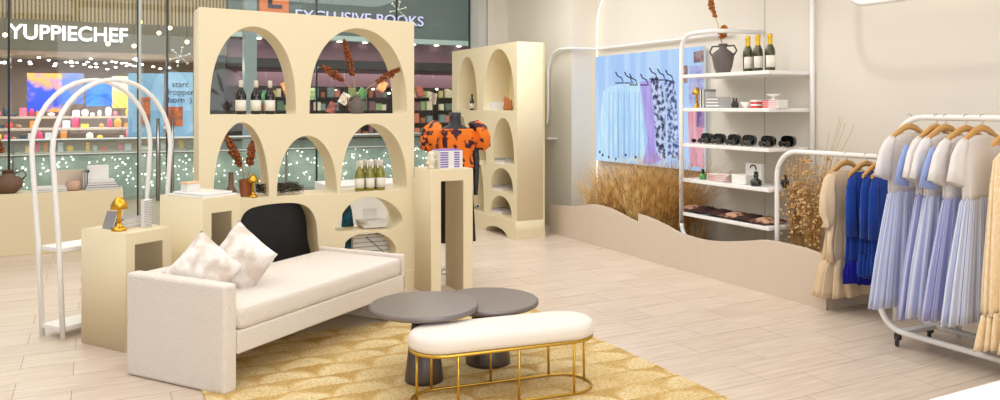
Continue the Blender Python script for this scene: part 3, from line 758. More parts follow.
for y in (3.38, yN+.16): MB().box(XC-.17, XC+.17, y-.03, y+.03, .085, .115).build('cross_bar', white, t3, bevel=.004)
for x in (-.17, .17):
    for y in (3.41, 2.15):
        c_ = MB(); c_.lathe([(.03, -.011), (.034, -.006), (.034, .006), (.03, .011)], 16)
        o = c_.build('caster', caster, t3); o.rotation_euler = (PI/2, 0, .5); o.location = (XC+x, y, .034)
        MB().box(-.008, .022, -.018, .018, .045, .085).build('caster_fork', caster, t3, loc=(XC+x, y, 0))

# hanging tube frame overhead (its shadow falls on the wall)
t = thing('hanging_tube_frame', 'white bent tube frame hanging near the right wall at top', 'frame', (0, 0, 0))
XH = 5.35
ya, yb2 = atX(843, XH), atX(905, XH)
zbt = zX(860, 4, XH)
P = [(XH, ya, CEIL), (XH, ya, zbt+.25)]+[(XH, ya-.22*(1-math.cos(a)), zbt+.22-.22*math.sin(a)) for a in [k/8*PI/2 for k in range(1, 9)]]+[(XH, yb2-.5, zbt+.0), (XH, 2.2, zbt+.0)]
MB().tube(P, .022, 10).build('tube', white, t)

# ---- grasses
def grass(name, label, cx, cy, zb0, n, hmin, hmax, rad_, spread, m, seed, r0=.0016, heads=None):
    random.seed(seed); mb = MB()
    for i in range(n):
        a = random.uniform(0, 2*PI); r = rad_*random.random()**.5; h_ = random.uniform(hmin, hmax)
        b_ = Vector((r*math.cos(a), r*math.sin(a), 0)); lean = random.uniform(.05, spread); a2 = a+random.uniform(-.9, .9)
        P = [b_+Vector((math.cos(a2)*lean*t_**2*h_, math.sin(a2)*lean*t_**2*h_, h_*t_*(1-.25*lean*t_))) for t_ in (0, .3, .6, .85, 1)]
        for p in P: p.x = min(max(p.x, 5.16-cx), 5.77-cx)
        mb.tube(P, [r0*1.3, r0*1.2, r0, r0*.7, r0*.3], 3, cap=False)
    o = mb.build(name, m); o.location = (cx, cy, zb0)
    return tag(o, label, 'plant')
grassm = mat('dry_grass', (226, 180, 106), .85, rgb2=(176, 124, 60), nscale=12)
grassm2 = mat('dry_grass_pale', (238, 206, 142), .85, rgb2=(196, 150, 84), nscale=12)
gi = 0
for (px, hh, lab) in ((612, .62, 'dry golden grass clump nearest the room corner below the screen'), (630, .78, 'dry golden grass clump at the step between the two planter panels'), (650, .82, 'bushy dry golden grass clump under the middle of the screen'), (668, .86, 'dense dry golden grass clump right beside the rack post')):
    X = 5.42; Y = atX(px, X)
    grass('dry_grass', lab, X, Y, .19, 600, hh*.5, hh*1.18, .22, .85, grassm if gi % 2 else grassm2, gi+3, .0022); gi += 1
grass('dry_grass', 'sparse wispy grass clump behind the rack above the planter dip', 5.6, atX(697, 5.6), .19, 60, .25, .6, .10, .7, grassm2, 21)
def dried_flowers(label, px, X, zb0, n, seed):
    random.seed(seed); t = thing('dried_flowers', label, 'plant', (X, atX(px, X), zb0))
    mb = MB(); fl = MB()
    for i in range(n):
        a = random.uniform(0, 2*PI); h_ = random.uniform(.45, 1.0); le = random.uniform(.03, .16)
        e = Vector((math.cos(a)*le, math.sin(a)*le*1.2, h_)); m_ = e*.5+Vector((0, 0, .05))
        mb.tube([(math.cos(a)*.02, math.sin(a)*.05, 0), m_, e], .0018, 3, cap=False)
        for k in range(5):
            q = e+Vector((random.uniform(-.05, .05), random.uniform(-.05, .05), random.uniform(-.3, .03))); fl.ball(q, random.uniform(.006, .014), 1)
    mb.build('stems', grassm, t); f = fl.build('flower_heads', mat('dried_flower', (236, 208, 164), .9, rgb2=(206, 160, 96), nscale=30), t); f['kind'] = 'stuff'
    return t
for i, (px, l) in enumerate(((796, 'bunch of dried cream flowers on stems beside the rack post, left one'), (813, 'bunch of dried cream flowers on stems touching the cream dress'))):
    dried_flowers(l, px, 5.5, .19, 70, 40+i)
mb = MB(); random.seed(5)
for k in range(8):
    y = 4.75; e = Vector((-.1*random.random(), -.1-.35*random.random(), 1.0+.35*random.random()))
    mb.tube([(0, 0, 0), (0, -.02, .6), e*.92+Vector((0, .0, .03)), e], .0016, 4)
o = mb.build('twigs', stemm); o.location = (5.6, 4.8, .19); tag(o, 'thin bare arching twigs above the low clothes rail', 'plant')

# ============================================================ CLOTHES
def garment_rings(spec, nf, seed, n=72, wave=0):
    """spec rows: z, half width, half depth, fold amplitude"""
    random.seed(seed); ph = random.uniform(0, 6); rings = []
    for (z, a, b_, f) in spec:
        r = []
        for j in range(n):
            th = 2*PI*j/n
            k = 1+f*math.sin(nf*th+ph+.6*math.sin(2*th))+f*.5*math.sin((nf*1.7//1)*th+2*ph)
            r.append((a*k*math.copysign(abs(math.cos(th))**.8, math.cos(th)), b_*k*math.sin(th), z+ (wave*math.sin(3*th+ph) if wave else 0)))
        rings.append(r)
    return rings
def refine(spec, k=4):
    out_ = []
    for i in range(len(spec)-1):
        for j in range(k):
            q = j/k; q2 = q; out_.append(tuple(u+(v-u)*q2 for u, v in zip(spec[i], spec[i+1])))
    out_.append(spec[-1]); return out_
def make_hanger(t, zrail, zh, half=.21, m=None):
    m = m or wood
    P = [(-half, 0, zh-.085), (-half*.7, 0, zh-.055), (-half*.3, 0, zh-.012), (0, 0, zh), (half*.3, 0, zh-.012), (half*.7, 0, zh-.055), (half, 0, zh-.085)]
    mb = MB(); rings = []
    for i, p in enumerate(P):
        hgt = (.012, .017, .019, .021, .019, .017, .012)[i]; th_ = .008
        rings.append([(p[0], -th_, p[2]-hgt), (p[0], th_, p[2]-hgt), (p[0], th_, p[2]+hgt), (p[0], -th_, p[2]+hgt)])
    mb.loft(rings)
    mb.box(-half*.86, half*.86, -.004, .004, zh-.088, zh-.078)
    h = mb.build('hanger', m, t)
    P = [(0, 0, zh+.015), (0, 0, zrail-.03)]+[(.024*math.sin(a)+0, 0, zrail+.0-.0+.024*math.cos(a+PI)*-1*0+ .024-.024*(1-math.cos(a))*1) for a in []]
    r = .027; P += [(r*math.sin(a), 0, zrail-.003+r*-math.cos(a)) for a in [k/10*1.5*PI for k in range(0, 11)]]
    MB().tube([(0, 0, zh+.015), (0, 0, zrail-.03)]+[(r*math.sin(a), 0, zrail-.003-r*math.cos(a)) for a in [k/10*1.35*PI for k in range(1, 11)]], .0022, 5).build('hook', steel, h)
    return h
skirtA = stripe_mat('blue_stripe_cloth', (196, 204, 236), (232, 236, 248), 62)
skirtB = stripe_mat('blue_stripe_fine', (166, 168, 214), (206, 206, 236), 70)
tee = mat('white_cotton', (236, 230, 228), .9, noise=.05, nscale=8, bump=.15, bscale=14)
liner = mat('pale_blue_cotton', (158, 178, 232), .9)
bluec = mat('cobalt_cloth', (6, 66, 168), .95, noise=.3, nscale=10, bump=.4, bscale=16, sheen=.2)
blued = mat('ultramarine_fur', (8, 22, 170), .9, noise=.4, nscale=25, bump=.8, bscale=50)
ecru = mat('ecru_cloth', (232, 208, 174), .9, noise=.1, nscale=10, bump=.3, bscale=20)
yellowc = mat('apricot_lace', (255, 236, 204), .9, rgb2=(252, 226, 184), nscale=40, bump=.5, bscale=60)
def flat_sleeve(pts, m, t, name='sleeve', n=24):
    """pts rows: x, y, z, half width across the sleeve, half depth"""
    rings = []; ns = len(pts)
    for i, (x, y, z, a, b_) in enumerate(pts):
        p = Vector((x, 0, z)); q0 = Vector((pts[max(0, i-1)][0], 0, pts[max(0, i-1)][2])); q1_ = Vector((pts[min(ns-1, i+1)][0], 0, pts[min(ns-1, i+1)][2]))
        tg = (q1_-q0).normalized(); ac = Vector((tg.z, 0, -tg.x))
        rings.append([Vector((x, y, z))+ac*(a*math.cos(k/n*2*PI)*(1+.05*math.sin(5*k/n*2*PI)))+Vector((0, b_*math.sin(k/n*2*PI)*(1+.25*math.sin(k/n*8*PI+i)), 0)) for k in range(n)])
    MB().loft(rings, cap=False).build(name, m, t, solid=.003)
def tee_dress(label, y, skirt, zc, seed, liner_on, hem=.25):
    t = thing('striped_dress', label, 'dress', (XC, y, 0), random.uniform(-.05, .05))
    zh = zc
    make_hanger(t, 1.53, zh)
    sp = [(zh-.045, .07, .012, 0), (zh-.065, .15, .018, .0), (zh-.10, .20, .022, .01), (zh-.2, .205, .026, .03), (zh-.32, .205, .03, .04), (zh-.44, .205, .032, .05)]
    MB().loft(garment_rings(refine(sp, 3), 7, seed), cap=False).build('bodice', tee, t, solid=.003)
    zw = zh-.43
    sp = [(zw, .19, .030, .04), (zw-.03, .215, .036, .06), (zw-.2, .255, .042, .09), (zw-.45, .315, .048, .11), (hem, .375, .052, .12)]
    MB().loft(garment_rings(refine(sp, 4), 13, seed+1, 130), cap=False).build('striped_skirt', skirt, t, solid=.003)
    for sx in (-1, 1):
        flat_sleeve([(sx*.17, 0, zh-.085, .035, .018), (sx*.205, 0, zh-.12, .05, .022), (sx*.245, 0, zh-.19, .066, .026), (sx*.272, -.004, zh-.27, .074, .028), (sx*.292, -.006, zh-.34, .078, .030)], tee, t)
        if liner_on:
            flat_sleeve([(sx*.262, .035, zh-.12, .02, .008), (sx*.29, .036, zh-.22, .05, .010), (sx*.318, .034, zh-.375, .080, .014)], liner, t, 'sleeve_lining')
    return t
tee_dress('white tee dress with pale blue striped skirt, leftmost on the wheeled rack', 3.44, skirtA, 1.47, 1, False, .27)
tee_dress('white tee dress with blue sleeve and lilac-blue striped skirt, second from rack end', 3.25, skirtB, 1.47, 2, True, .25)
tee_dress('white tee dress with light striped skirt, middle of the five on the wheeled rack', 3.185, skirtA, 1.47, 3, False, .27)
tee_dress('white tee dress with lilac-blue striped skirt, fourth from rack end', 3.05, skirtB, 1.465, 4, True, .28)
tee_dress('white tee dress with pale striped skirt beside the yellow lace dress', 2.95, skirtA, 1.47, 5, False, .28)
def lace_dress(label, y, seed, ztop=1.30, hem=.16, m=yellowc, cx=XC, zrail=1.53, zh=1.46, name='lace_dress', w_=.23):
    t = thing(name, label, 'dress', (cx, y, 0), 0)
    make_hanger(t, zrail, zh, .22)
    top = ztop
    sp = [(top, .13, .02, .03), (top-.05, .19, .035, .05), (top-.2, w_*.92, .05, .06), (top-.45, w_, .06, .08), (hem+.4, w_*1.1, .07, .10), (hem+.2, w_*1.15, .075, .10)]
    MB().loft(garment_rings(refine(sp, 4), 11, seed, 90), cap=False).build('dress_body', m, t, solid=.003)
    sp = [(hem+.21, w_*1.15, .075, .08), (hem+.1, w_*1.22, .085, .13), (hem, w_*1.28, .095, .16)]
    MB().loft(garment_rings(refine(sp, 3), 15, seed+3, 110, .012), cap=False).build('flounce', m, t, solid=.003)
    for sx in (-.10, .10):
        MB().tube([(sx, 0, zh-.03), (sx*1.1, 0, top)], .006, 6).build('strap', m, t)
    return t
lace_dress('apricot lace dress with flounced hem, front of the wheeled rack at right edge', 2.76, 8, 1.33, .17)
lace_dress('apricot lace dress second in line, cut by the picture edge', 2.62, 12, 1.32, .16)
# low rail: ecru puff dress
t = thing('puff_sleeve_dress', 'ecru dress with puffed tied sleeves hanging on the low rail', 'dress', (XR2, 4.24, 0))
make_hanger(t, 1.22, 1.16, .20)
sp = [(1.09, .15, .03, .03), (1.02, .19, .045, .05), (.85, .18, .05, .05), (.72, .15, .045, .06), (.62, .19, .06, .09), (.42, .23, .075, .11), (.40, .20, .07, .10)]
MB().loft(garment_rings(refine(sp, 4), 10, 31, 90), cap=False).build('dress_body', ecru, t, solid=.003)
sp = [(.41, .20, .07, .08), (.36, .25, .09, .13), (.12, .30, .11, .15)]
MB().loft(garment_rings(refine(sp, 4), 12, 33, 110), cap=False).build('flounce', ecru, t, solid=.003)
for sx in (-1, 1):
    flat_sleeve([(sx*.14, 0, 1.08, .03, .02), (sx*.20, -.01, 1.02, .055, .04), (sx*.235, -.02, .90, .075, .05), (sx*.24, -.02, .78, .07, .05), (sx*.23, -.02, .70, .035, .03), (sx*.235, -.02, .66, .05, .035)], ecru, t, 'puff_sleeve', 36)
    MB().tube([(sx*.20, -.03, .69), (sx*.25, -.05, .56), (sx*.23, -.05, .40)], [.025, .02, .024], 8).build('sleeve_tie', ecru, t)
def blue_dress(label, y, seed, hem, m2, w_=.2):
    t = thing('blue_dress', label, 'dress', (XR2, y, 0), random.uniform(-.15, .1))
    make_hanger(t, 1.22, 1.165, .2)
    sp = [(1.10, .13, .02, .03), (1.05, w_*.9, .045, .06), (.9, w_, .055, .07), (.7, w_*.95, .05, .07), (hem+.15, w_*1.02, .055, .09)]
    MB().loft(garment_rings(refine(sp, 4), 9, seed, 90), cap=False).build('dress_body', bluec, t, solid=.003)
    sp = [(hem+.17, w_*1.02, .06, .06), (hem+.08, w_*1.1, .07, .10), (hem, w_*1.05, .065, .14)]
    MB().loft(garment_rings(refine(sp, 3), 15, seed+2, 100, .01), cap=False).build('hem_trim', m2, t, solid=.003)
    for sx in (-1, 1):
        flat_sleeve([(sx*.14, 0, 1.075, .03, .02), (sx*.185, -.01, .98, .042, .026), (sx*.205, -.02, .82, .045, .03), (sx*.21, -.03, .62, .05, .032)], bluec, t)
    return t
blue_dress('cobalt blue dress with shaggy ultramarine hem beside the ecru dress', 4.06, 51, .25, blued)
blue_dress('cobalt blue long-sleeved dress in the middle of the low rail', 3.95, 55, .33, bluec)
bt = blue_dress('cobalt blue dress half hidden by the first striped dress', 3.86, 58, .36, bluec)

# ============================================================ WHITE LOOP RACK, BACK PLINTH
t = thing('arched_shelf_stand', 'white double-arch metal stand with two low shelves at left', 'stand', SD(-3.21, 5.47), rz_from(28))
def loop_pts(y, W=.80, zt=1.80, lean=.075):
    P = [(0, y, .0), (-lean*.35, y, .6), (-lean, y, 1.3)]
    R = (W+lean*2)/2; cx = W/2
    P += [(cx-R*math.cos(a), y, 1.3+(zt-1.3)*math.sin(a)) for a in [k/18*PI for k in range(1, 18)]]
    P += [(W+lean, y, 1.3), (W+lean*.35, y, .6), (W, y, 0)]
    return P
for k, y in enumerate((0, -.235)): MB().tube(loop_pts(y), .017, 10).build('arch_tube', white, t)
for z in (.055, .60): MB().box(-.01, .81, -.235, 0, z, z+.03).build('shelf', white, t, bevel=.004)
bp_ = MB().box(-3.2, .275, 9.85, 10.22, 0, .665).build('low_plinth', cream, bevel=.006)
tag(bp_, 'long low cream display plinth in front of the shop window', 'plinth')
pb_ = MB().box(2.2, 3.35, 8.2, 8.8, 0, .76).build('white_display_block', white_lac, bevel=.006); tag(pb_, 'white display block behind the arched wall seen through its right niches', 'plinth')
wt = MB().box(0, 2.2, -2.2, 0, .70, .75).build('white_tabletop', white_lac, bevel=.004)
E = SD((962-500)/F*(.85*F/283), .85*F/283)
t = thing('white_display_table', 'white tabletop corner at the bottom right edge of the view', 'table', (E.x-.16, E.y, 0)); wt.parent = t; wt.location = (0, 0, 0)
for x, y in ((.1, -.1), (2.1, -.1), (.1, -2.1), (2.1, -2.1)): MB().box(x-.03, x+.03, y-.03, y+.03, 0, .70).build('leg', white_lac, t)

# ============================================================ SMALL GOODS
def mushroom_lamp(label, loc, s=1.0):
    t = thing('mushroom_lamp', label, 'lamp', loc); t.scale = (s, s, s)
    MB().lathe([(.045, 0), (.045, .012), (.03, .022), (.016, .035), (.013, .05)], 24).build('base', gold, t)
    MB().lathe([(.013, .03), (.012, .15), (.012, .17)], 16).build('stem', gold, t)
    MB().lathe([(.052, .135), (.046, .165), (.030, .19), (.022, .20), (.014, .207), (.004, .213)], 28).build('lamp_shade', gold, t)
    return t
def bottle(label, loc, body, foil, h_=.30, r=.037, group=None, name='wine_bottle', lab=label_m, sparkling=False):
    t = thing(name, label, 'bottle', loc, group=group)
    MB().lathe([(r*.9, 0), (r, .008), (r, h_*.52), (r*.9, h_*.60), (r*.45, h_*.74), (r*.36, h_*.80), (r*.36, h_*.99), (r*.3, h_)], 20).build('glass_body', body, t)
    MB().lathe([(r*.42, h_*(.66 if sparkling else .80)), (r*.42, h_*.985), (r*.44, h_*1.0), (r*.1, h_*1.012)] if not sparkling else [(r*.62, h_*.66), (r*.45, h_*.76), (r*.42, h_*.9), (r*.5, h_*.93), (r*.48, h_*1.0), (r*.1, h_*1.015)], 16).build('foil_cap', foil, t)
    n = 14; mb = MB(); R = r*1.015
    mb.loft([[(R*math.cos(a), R*math.sin(a), z) for a in [-PI*.5-1.35+2.7*k/n for k in range(n+1)]] for z in (h_*.10, h_*.42)], closed=False)
    mb.build('label', lab, t, solid=.0006); t.rotation_euler.z = -YAW*.6
    return t
def vase(name, label, loc, prof, m, handles=(), cat='vase'):
    t = thing(name, label, cat, loc)
    mbv = MB().lathe(prof, 28, cap=False)
    r0, z0_ = prof[-1]; mbv.lathe([(r0, z0_), (r0*.8, z0_), (r0*.75, z0_*.6), (.001, z0_*.55)], 28, cap=False)
    mbv.build('body', m, t, smooth=True)
    for h in handles: MB().tube(h, .008, 8).build('handle', m, t)
    return t
def plume(t, P, m=rust, r=.018, l=.5):
    P = [Vector(p) for p in P]
    MB().tube(P, .0035, 6).build('stem', stemm, t)
    mb = MB(); n = 150; a, b_ = P[-2], P[-1]
    for i in range(n):
        q = i/n; p = a.lerp(b_, 1-l+q*(l+.05)); rr_ = r*(math.sin(PI*min(1, q*.9+.12))**.6)
        mb.ball(p+Vector((random.uniform(-1, 1), random.uniform(-1, 1), random.uniform(-1, 1)))*rr_, random.uniform(.007, .014), 1)
    mb.build('seed_head', m, t)
def book(label, loc, w_, d_, h_, m, rz=0, rot=None, cat='book', group=None, name='book'):
    t = thing(name, label, cat, loc, rz, group=group)
    MB().box(-w_/2, w_/2, -d_/2, d_/2, 0, h_*.12).build('cover', m, t); MB().box(-w_/2, w_/2, -d_/2, d_/2, h_*.88, h_).build('cover', m, t)
    MB().box(-w_/2+.003, w_/2-.004, -d_/2+.004, d_/2-.004, h_*.12, h_*.88).build('pages', paper, t)
    MB().box(-w_/2, -w_/2+.003, -d_/2, d_/2, h_*.12, h_*.88).build('spine', m, t)
    if rot: t.rotation_euler = rot
    return t
def at1(px, py): return atZ(px, py, .775)
# on pedestal 1
M1 = Matrix.Translation(P1) @ Matrix.Rotation(r1, 4, 'Z')
def q1(x, y, z=.775): return M1 @ Vector((x, y, z))
mushroom_lamp('gold mushroom table lamp on the low pedestal by the sofa arm', q1(.065, .15), 1.08)
for i in range(5):
    book('thin white magazine in the small pile on the low pedestal', q1(.20, .26, .775+.0135*i), .17, .12, .013, paper if i % 2 else greyp, r1+.06*i-.1, group='magazines piled on the low pedestal', cat='magazine', name='magazine')
book('grey-edged white box file leaning behind the gold lamp on the low pedestal', q1(.075, .28, .775), .02, .1, .12, greyp, cat='book', rot=(0, math.radians(18), r1), name='leaning_book')
t = thing('spiral_card_rack', 'narrow white upright stack of cards with ridged spine on the low pedestal', 'card rack', q1(.25, .12), r1)
MB().box(-.03, .03, -.02, .02, 0, .19).build('card_block', paper, t, bevel=.003); mb = MB()
for k in range(16): mb.tube([(-.03, -.021, .01+.0115*k), (.03, -.021, .01+.0115*k)], .0025, 5)
mb.build('ridged_spine', greyp, t)
# on pedestal 2
M2 = Matrix.Translation(P2) @ Matrix.Rotation(r2, 4, 'Z')
def q2(x, y, z=.95): return M2 @ Vector((x, y, z))
for k, (w_, d_, z, l) in enumerate(((.30, .40, .95, 'wide white tray at the bottom of the two on the mid pedestal'), (.26, .34, .966, 'smaller white tray stacked on the wide tray'))):
    o = MB().box(-w_/2, w_/2, -d_/2, d_/2, 0, .014).build('white_tray', white_lac, loc=q2(.165, .22, z), rz=r2, bevel=.003); tag(o, l, 'tray')
t = thing('candle_jar', 'white candle box with peach lid standing on the white trays', 'candle', q2(.12, .30, .98), r2)
MB().box(-.055, .055, -.04, .04, 0, .055).build('box', paper, t, bevel=.004); MB().box(-.06, .06, -.045, .045, .055, .068).build('lid', mat('peach', (238, 200, 160), .6), t, bevel=.003)
# on the arched unit
def uitem(px, z, dy=.10): return Vector((atY(px, YU+dy), YU+dy, z))
zs_, zd_ = ZS, ZD
for i, (px, l) in enumerate(((241, 'dark wine bottle with white label, left of three in the upper left niche'), (256, 'dark wine bottle with white label, middle of three in the upper left niche'), (270, 'dark wine bottle with white label, right of three in the upper left niche'))):
    bottle(l, uitem(px, zd_+.001, .12), winedark, label_m, .275, .043, 'dark wine bottles in the upper left niche')
kk = 0
for dy, pxs, l in ((.10, (359.5, 370, 380.5), 'front row'), (.19, (365, 375.5), 'back row')):
    for j, px in enumerate(pxs):
        nm = {('front row', 0): 'left front', ('front row', 1): 'middle front', ('front row', 2): 'right front', ('back row', 0): 'left back', ('back row', 1): 'right back'}[(l, j)]
        bottle('yellow-green wine bottle with white label, %s one in the right niche' % nm, uitem(px, zs_+.001, dy), winegreen, label_m, .262, .040, 'green wine bottles in the right niche'); kk += 1
v = vase('grey_jug_vase', 'grey two-handled jug vase with three rusty dried plumes in the upper right niche', uitem(357, zd_+.001, .16),
     [(.045, 0), (.065, .03), (.07, .07), (.05, .115), (.032, .135), (.036, .16)], ceram, ([(.045, 0, .12), (.085, 0, .14), (.08, 0, .08), (.062, 0, .05)], [(-.045, 0, .12), (-.085, 0, .14), (-.08, 0, .08), (-.062, 0, .05)]))
plume(v, [(0, 0, .14), (-.04, -.05, .28), (-.14, -.1, .62)], r=.026, l=.85)
plume(v, [(0, 0, .14), (-.10, -.05, .26), (-.32, -.1, .40)], r=.026, l=.75)
plume(v, [(0, 0, .14), (.10, -.05, .24), (.36, -.1, .40)], r=.026, l=.75)
vase('bottle_vase', 'slim dark brown long-necked vase left in the middle left niche', uitem(231, zs_+.001, .06), [(.05, 0), (.052, .01), (.035, .03), (.045, .055), (.03, .08), (.02, .10), (.019, .19), (.022, .205)], brownc)
v = vase('terracotta_pot', 'terracotta pot with two dried rusty plumes in the middle left niche', uitem(246, zs_+.001, .12), [(.036, 0), (.042, .05), (.046, .11), (.05, .125)], terra)
v.scale = (1.2, 1.2, 1.1)
plume(v, [(0, 0, .08), (-.03, -.02, .2), (-.13, -.06, .44)], r=.024, l=.85)
plume(v, [(0, 0, .08), (.02, -.02, .2), (.03, -.06, .40)], r=.022, l=.8)
mushroom_lamp('small gold mushroom lamp beside the terracotta pot in the arched wall', uitem(253, zs_+.001, .035), .88)
def nest(label, px, dy, R):
    random.seed(px); mb = MB()
    for i in range(110):
        a = random.uniform(0, 6.28); r = R*random.uniform(.6, 1.0); z = random.uniform(.01, .085)
        P = [(r*math.cos(a+k*.22)*(1+random.uniform(-.06, .06)), r*.6*math.sin(a+k*.22), z+random.uniform(-.008, .008)+.01) for k in range(6)]
        mb.tube(P, .0022, 4)
    o = mb.build('twig_wreath', twig); o.location = uitem(px, zs_, dy); return tag(o, label, 'wreath')
nest('dark twig wreath lying in the middle niche of the arched wall', 288, .15, .13)
nest('small dark twig wreath lying right in the middle left niche', 264, .16, .07)
o = MB().lathe([(.03, 0), (.034, .05), (.036, .085)], 18).build('lilac_cup', mat('lilac_ceramic', (176, 170, 200), .4), loc=uitem(283, zs_+.001, .28)); tag(o, 'pale lilac cup behind the twig wreath in the middle niche', 'cup')
# right niches (below): books etc on white block
book('white shallow box standing behind the stack on the white display block', Vector((atY(370, 8.45), 8.45, .761)), .30, .05, .24, paper, .1, name='framed_card', cat='frame')
for i in range(4): book('white magazine in the pile inside the D-shaped right niche', uitem(372, .537+.016*i, .20), .22, .2, .015, paper if i % 2 else mat('warm_white', (226, 214, 200), .7), .1*i, group='magazines in the D-shaped niche', cat='magazine', name='magazine')
o = MB().box(-.06, .06, -.004, .004, 0, .09).build('standing_card', paper, loc=uitem(370, .603, .22)); tag(o, 'small white framed card standing on the magazines in the D-shaped niche', 'card')
tealm = mat('teal_print', (16, 100, 130), .7, rgb2=(20, 60, 50), nscale=16)
mb = MB(); mb.loft([[(-.05, -.01, 0), (.06, -.01, 0), (.06, .01, 0), (-.05, .01, 0)], [(-.035, -.01, .15), (.04, -.01, .15), (.04, .01, .15), (-.035, .01, .15)], [(-.01, -.01, .24), (.01, -.01, .24), (.01, .01, .24), (-.01, .01, .24)]])
o = mb.build('teal_scarf', tealm, loc=uitem(347, .533, .30)); tag(o, 'draped teal and green scarf at the left of the D-shaped niche', 'scarf')
mb = MB(); mb.loft([[(-.05, -.01, 0), (.05, -.01, 0), (.05, .01, 0), (-.05, .01, 0)], [(-.02, -.01, .2), (.03, -.01, .2), (.03, .01, .2), (-.02, .01, .2)]])
o = mb.build('teal_scarf', tealm, loc=uitem(349, .256, .28)); tag(o, 'teal scarf in the lowest right niche of the arched wall', 'scarf')
t = thing('wire_basket', 'white wire-sided basket in the lowest right niche', 'basket', uitem(372, .256, .2))
MB().box(-.17, .15, 0, .1, 0, .20).build('basket_box', paper, t, bevel=.004); mb = MB()
for k in range(5): mb.tube([(-.17, -.003, .02+.04*k), (.15, -.003, .02+.04*k)], .002, 4)
mb.tube([(-.06, -.006, .19), (.12, -.006, .03)], .003, 4); mb.build('wires', black, t)
# on pedestal 3
def q3(x, y, z=1.07): return P3+Vector((x, y, z))
t = thing('cream_figurine', 'cream knobbly ceramic figure on the tall pedestal', 'ornament', q3(.05, .12))
mb = MB(); mb.lathe([(.03, 0), (.032, .02), (.02, .035), (.034, .06), (.038, .085), (.022, .10), (.03, .12), (.02, .145), (.006, .15)], 16); mb.ball((-.035, -.01, .05), .02, 2); mb.ball((.035, 0, .075), .018, 2)
mb.build('figure', mat('cream_ceramic', (236, 222, 198), .6), t)
t = thing('gift_box', 'white box printed with lilac bands on the tall pedestal', 'box', q3(.20, .14))
MB().box(-.10, .115, -.09, .09, 0, .155).build("carton", paper, t, bevel=.003)
for a, c in ((-.095, -.02), (.035, .085)):
    mb = MB()
    for k in range(7): mb.box(a, c, -.0915, -.0905, .012+.02*k, .024+.02*k)
    mb.build('lilac_print', lav, t)
MB().box(-.095, .11, -.085, .085, .155, .163).build('lid_card', lav, t)

# dress form
MX, MY = 3.10, 6.93
t = thing('dress_form', 'black headless dress form wearing the orange top behind the tall pedestal', 'mannequin', (MX, MY, 0), -.1)
formm = mat('charcoal_form', (44, 44, 50), .5)
MB().loft([[(a*math.cos(k/24*2*PI), b_*math.sin(k/24*2*PI), z) for k in range(24)] for z, a, b_ in ((.86, .16, .11), (.95, .15, .10), (1.05, .12, .09), (1.15, .14, .10), (1.28, .17, .10), (1.36, .17, .085), (1.40, .12, .07), (1.43, .065, .06), (1.50, .055, .055), (1.545, .06, .058), (1.55, .02, .02))]).build('torso', formm, t, smooth=True)
MB().tube([(0, 0, .02), (0, 0, .88)], .014).build('pole', steel, t)
MB().lathe([(.16, 0), (.16, .012), (.02, .02)], 24).build('base', steel, t)
for sx in (-1, 1):
    MB().tube([(sx*.155, 0, 1.36), (sx*.20, 0, 1.24), (sx*.215, -.01, 1.08), (sx*.205, -.03, .86), (sx*.20, -.04, .74)], [.04, .04, .034, .026, .02], 14).build('arm', formm, t)
orgm = mat('orange_black_print', (240, 122, 26), .8, rgb2=(60, 28, 44), nscale=13)
orgm.node_tree.nodes['Color Ramp'].color_ramp.elements[0].position = .50; orgm.node_tree.nodes['Color Ramp'].color_ramp.elements[1].position = .54
tp = thing('orange_blouse', 'orange and black patterned off-shoulder blouse with big puff sleeves', 'blouse', (MX, MY, 0), -.1)
sp = [(1.39, .19, .12, .02), (1.33, .20, .135, .04), (1.22, .19, .13, .05), (1.12, .165, .12, .05), (1.0, .185, .13, .06)]
MB().loft(garment_rings(refine(sp, 4), 12, 71, 90), cap=False).build('bodice', orgm, tp, solid=.004)
for sx in (-1, 1):
    mb = MB(); rings = []
    path = [(sx*.15, 0, 1.42), (sx*.19, 0, 1.41), (sx*.235, -.02, 1.36), (sx*.26, -.03, 1.29), (sx*.26, -.03, 1.23), (sx*.23, -.03, 1.19)]
    rad_ = [.04, .07, .095, .10, .085, .05]
    mb.tube(path, rad_, 28)
    for v_ in mb.bm.verts:
        n_ = .013*math.sin(60*v_.co.x+31*v_.co.z)+.011*math.sin(75*v_.co.y+40*v_.co.z); v_.co += Vector((n_, n_, n_*.5))
    mb.build('puff_sleeve', orgm, tp, smooth=True)
sk = MB().loft(garment_rings(refine([(.99, .15, .11, .03), (.8, .17, .13, .05), (.3, .19, .15, .08)], 4), 10, 75, 80), cap=False).build('black_skirt', black, solid=.004); sk.location = (MX, MY, 0)
tag(sk, 'long black skirt on the dress form glimpsed through the tall pedestal', 'skirt')
# back plinth goods
def bpt(px, dy=.15, z=.666): return Vector((atY(px, 9.85+dy), 9.85+dy, z))
v = vase('brown_jug', 'round brown clay jug with side handle at the left end of the low plinth', bpt(8, .12), [(.07, 0), (.13, .05), (.145, .11), (.12, .17), (.06, .20), (.05, .23), (.07, .25)], brownc, ([(.06, 0, .21), (.14, 0, .24), (.17, 0, .19), (.13, 0, .14)],))
plume(v, [(0, 0, .2), (-.04, 0, .4), (-.12, 0, .62)], r=.03, l=.8)
t = thing('leaning_print', 'pale beige print leaning against the window on the low plinth', 'print', bpt(74, .25)); MB().box(-.17, .17, 0, .02, 0, .22).build('print_board', mat('beige_print', (214, 196, 176), .7), t)
o = MB().lathe([(.05, 0), (.075, .02), (.08, .06), (.07, .10), (.045, .11), (.04, .07), (.001, .05)], 22).build('pink_bowl', mat('pink_clay', (206, 170, 146), .7), loc=bpt(73, .1)); tag(o, 'small round pinkish clay bowl before the beige print', 'bowl')
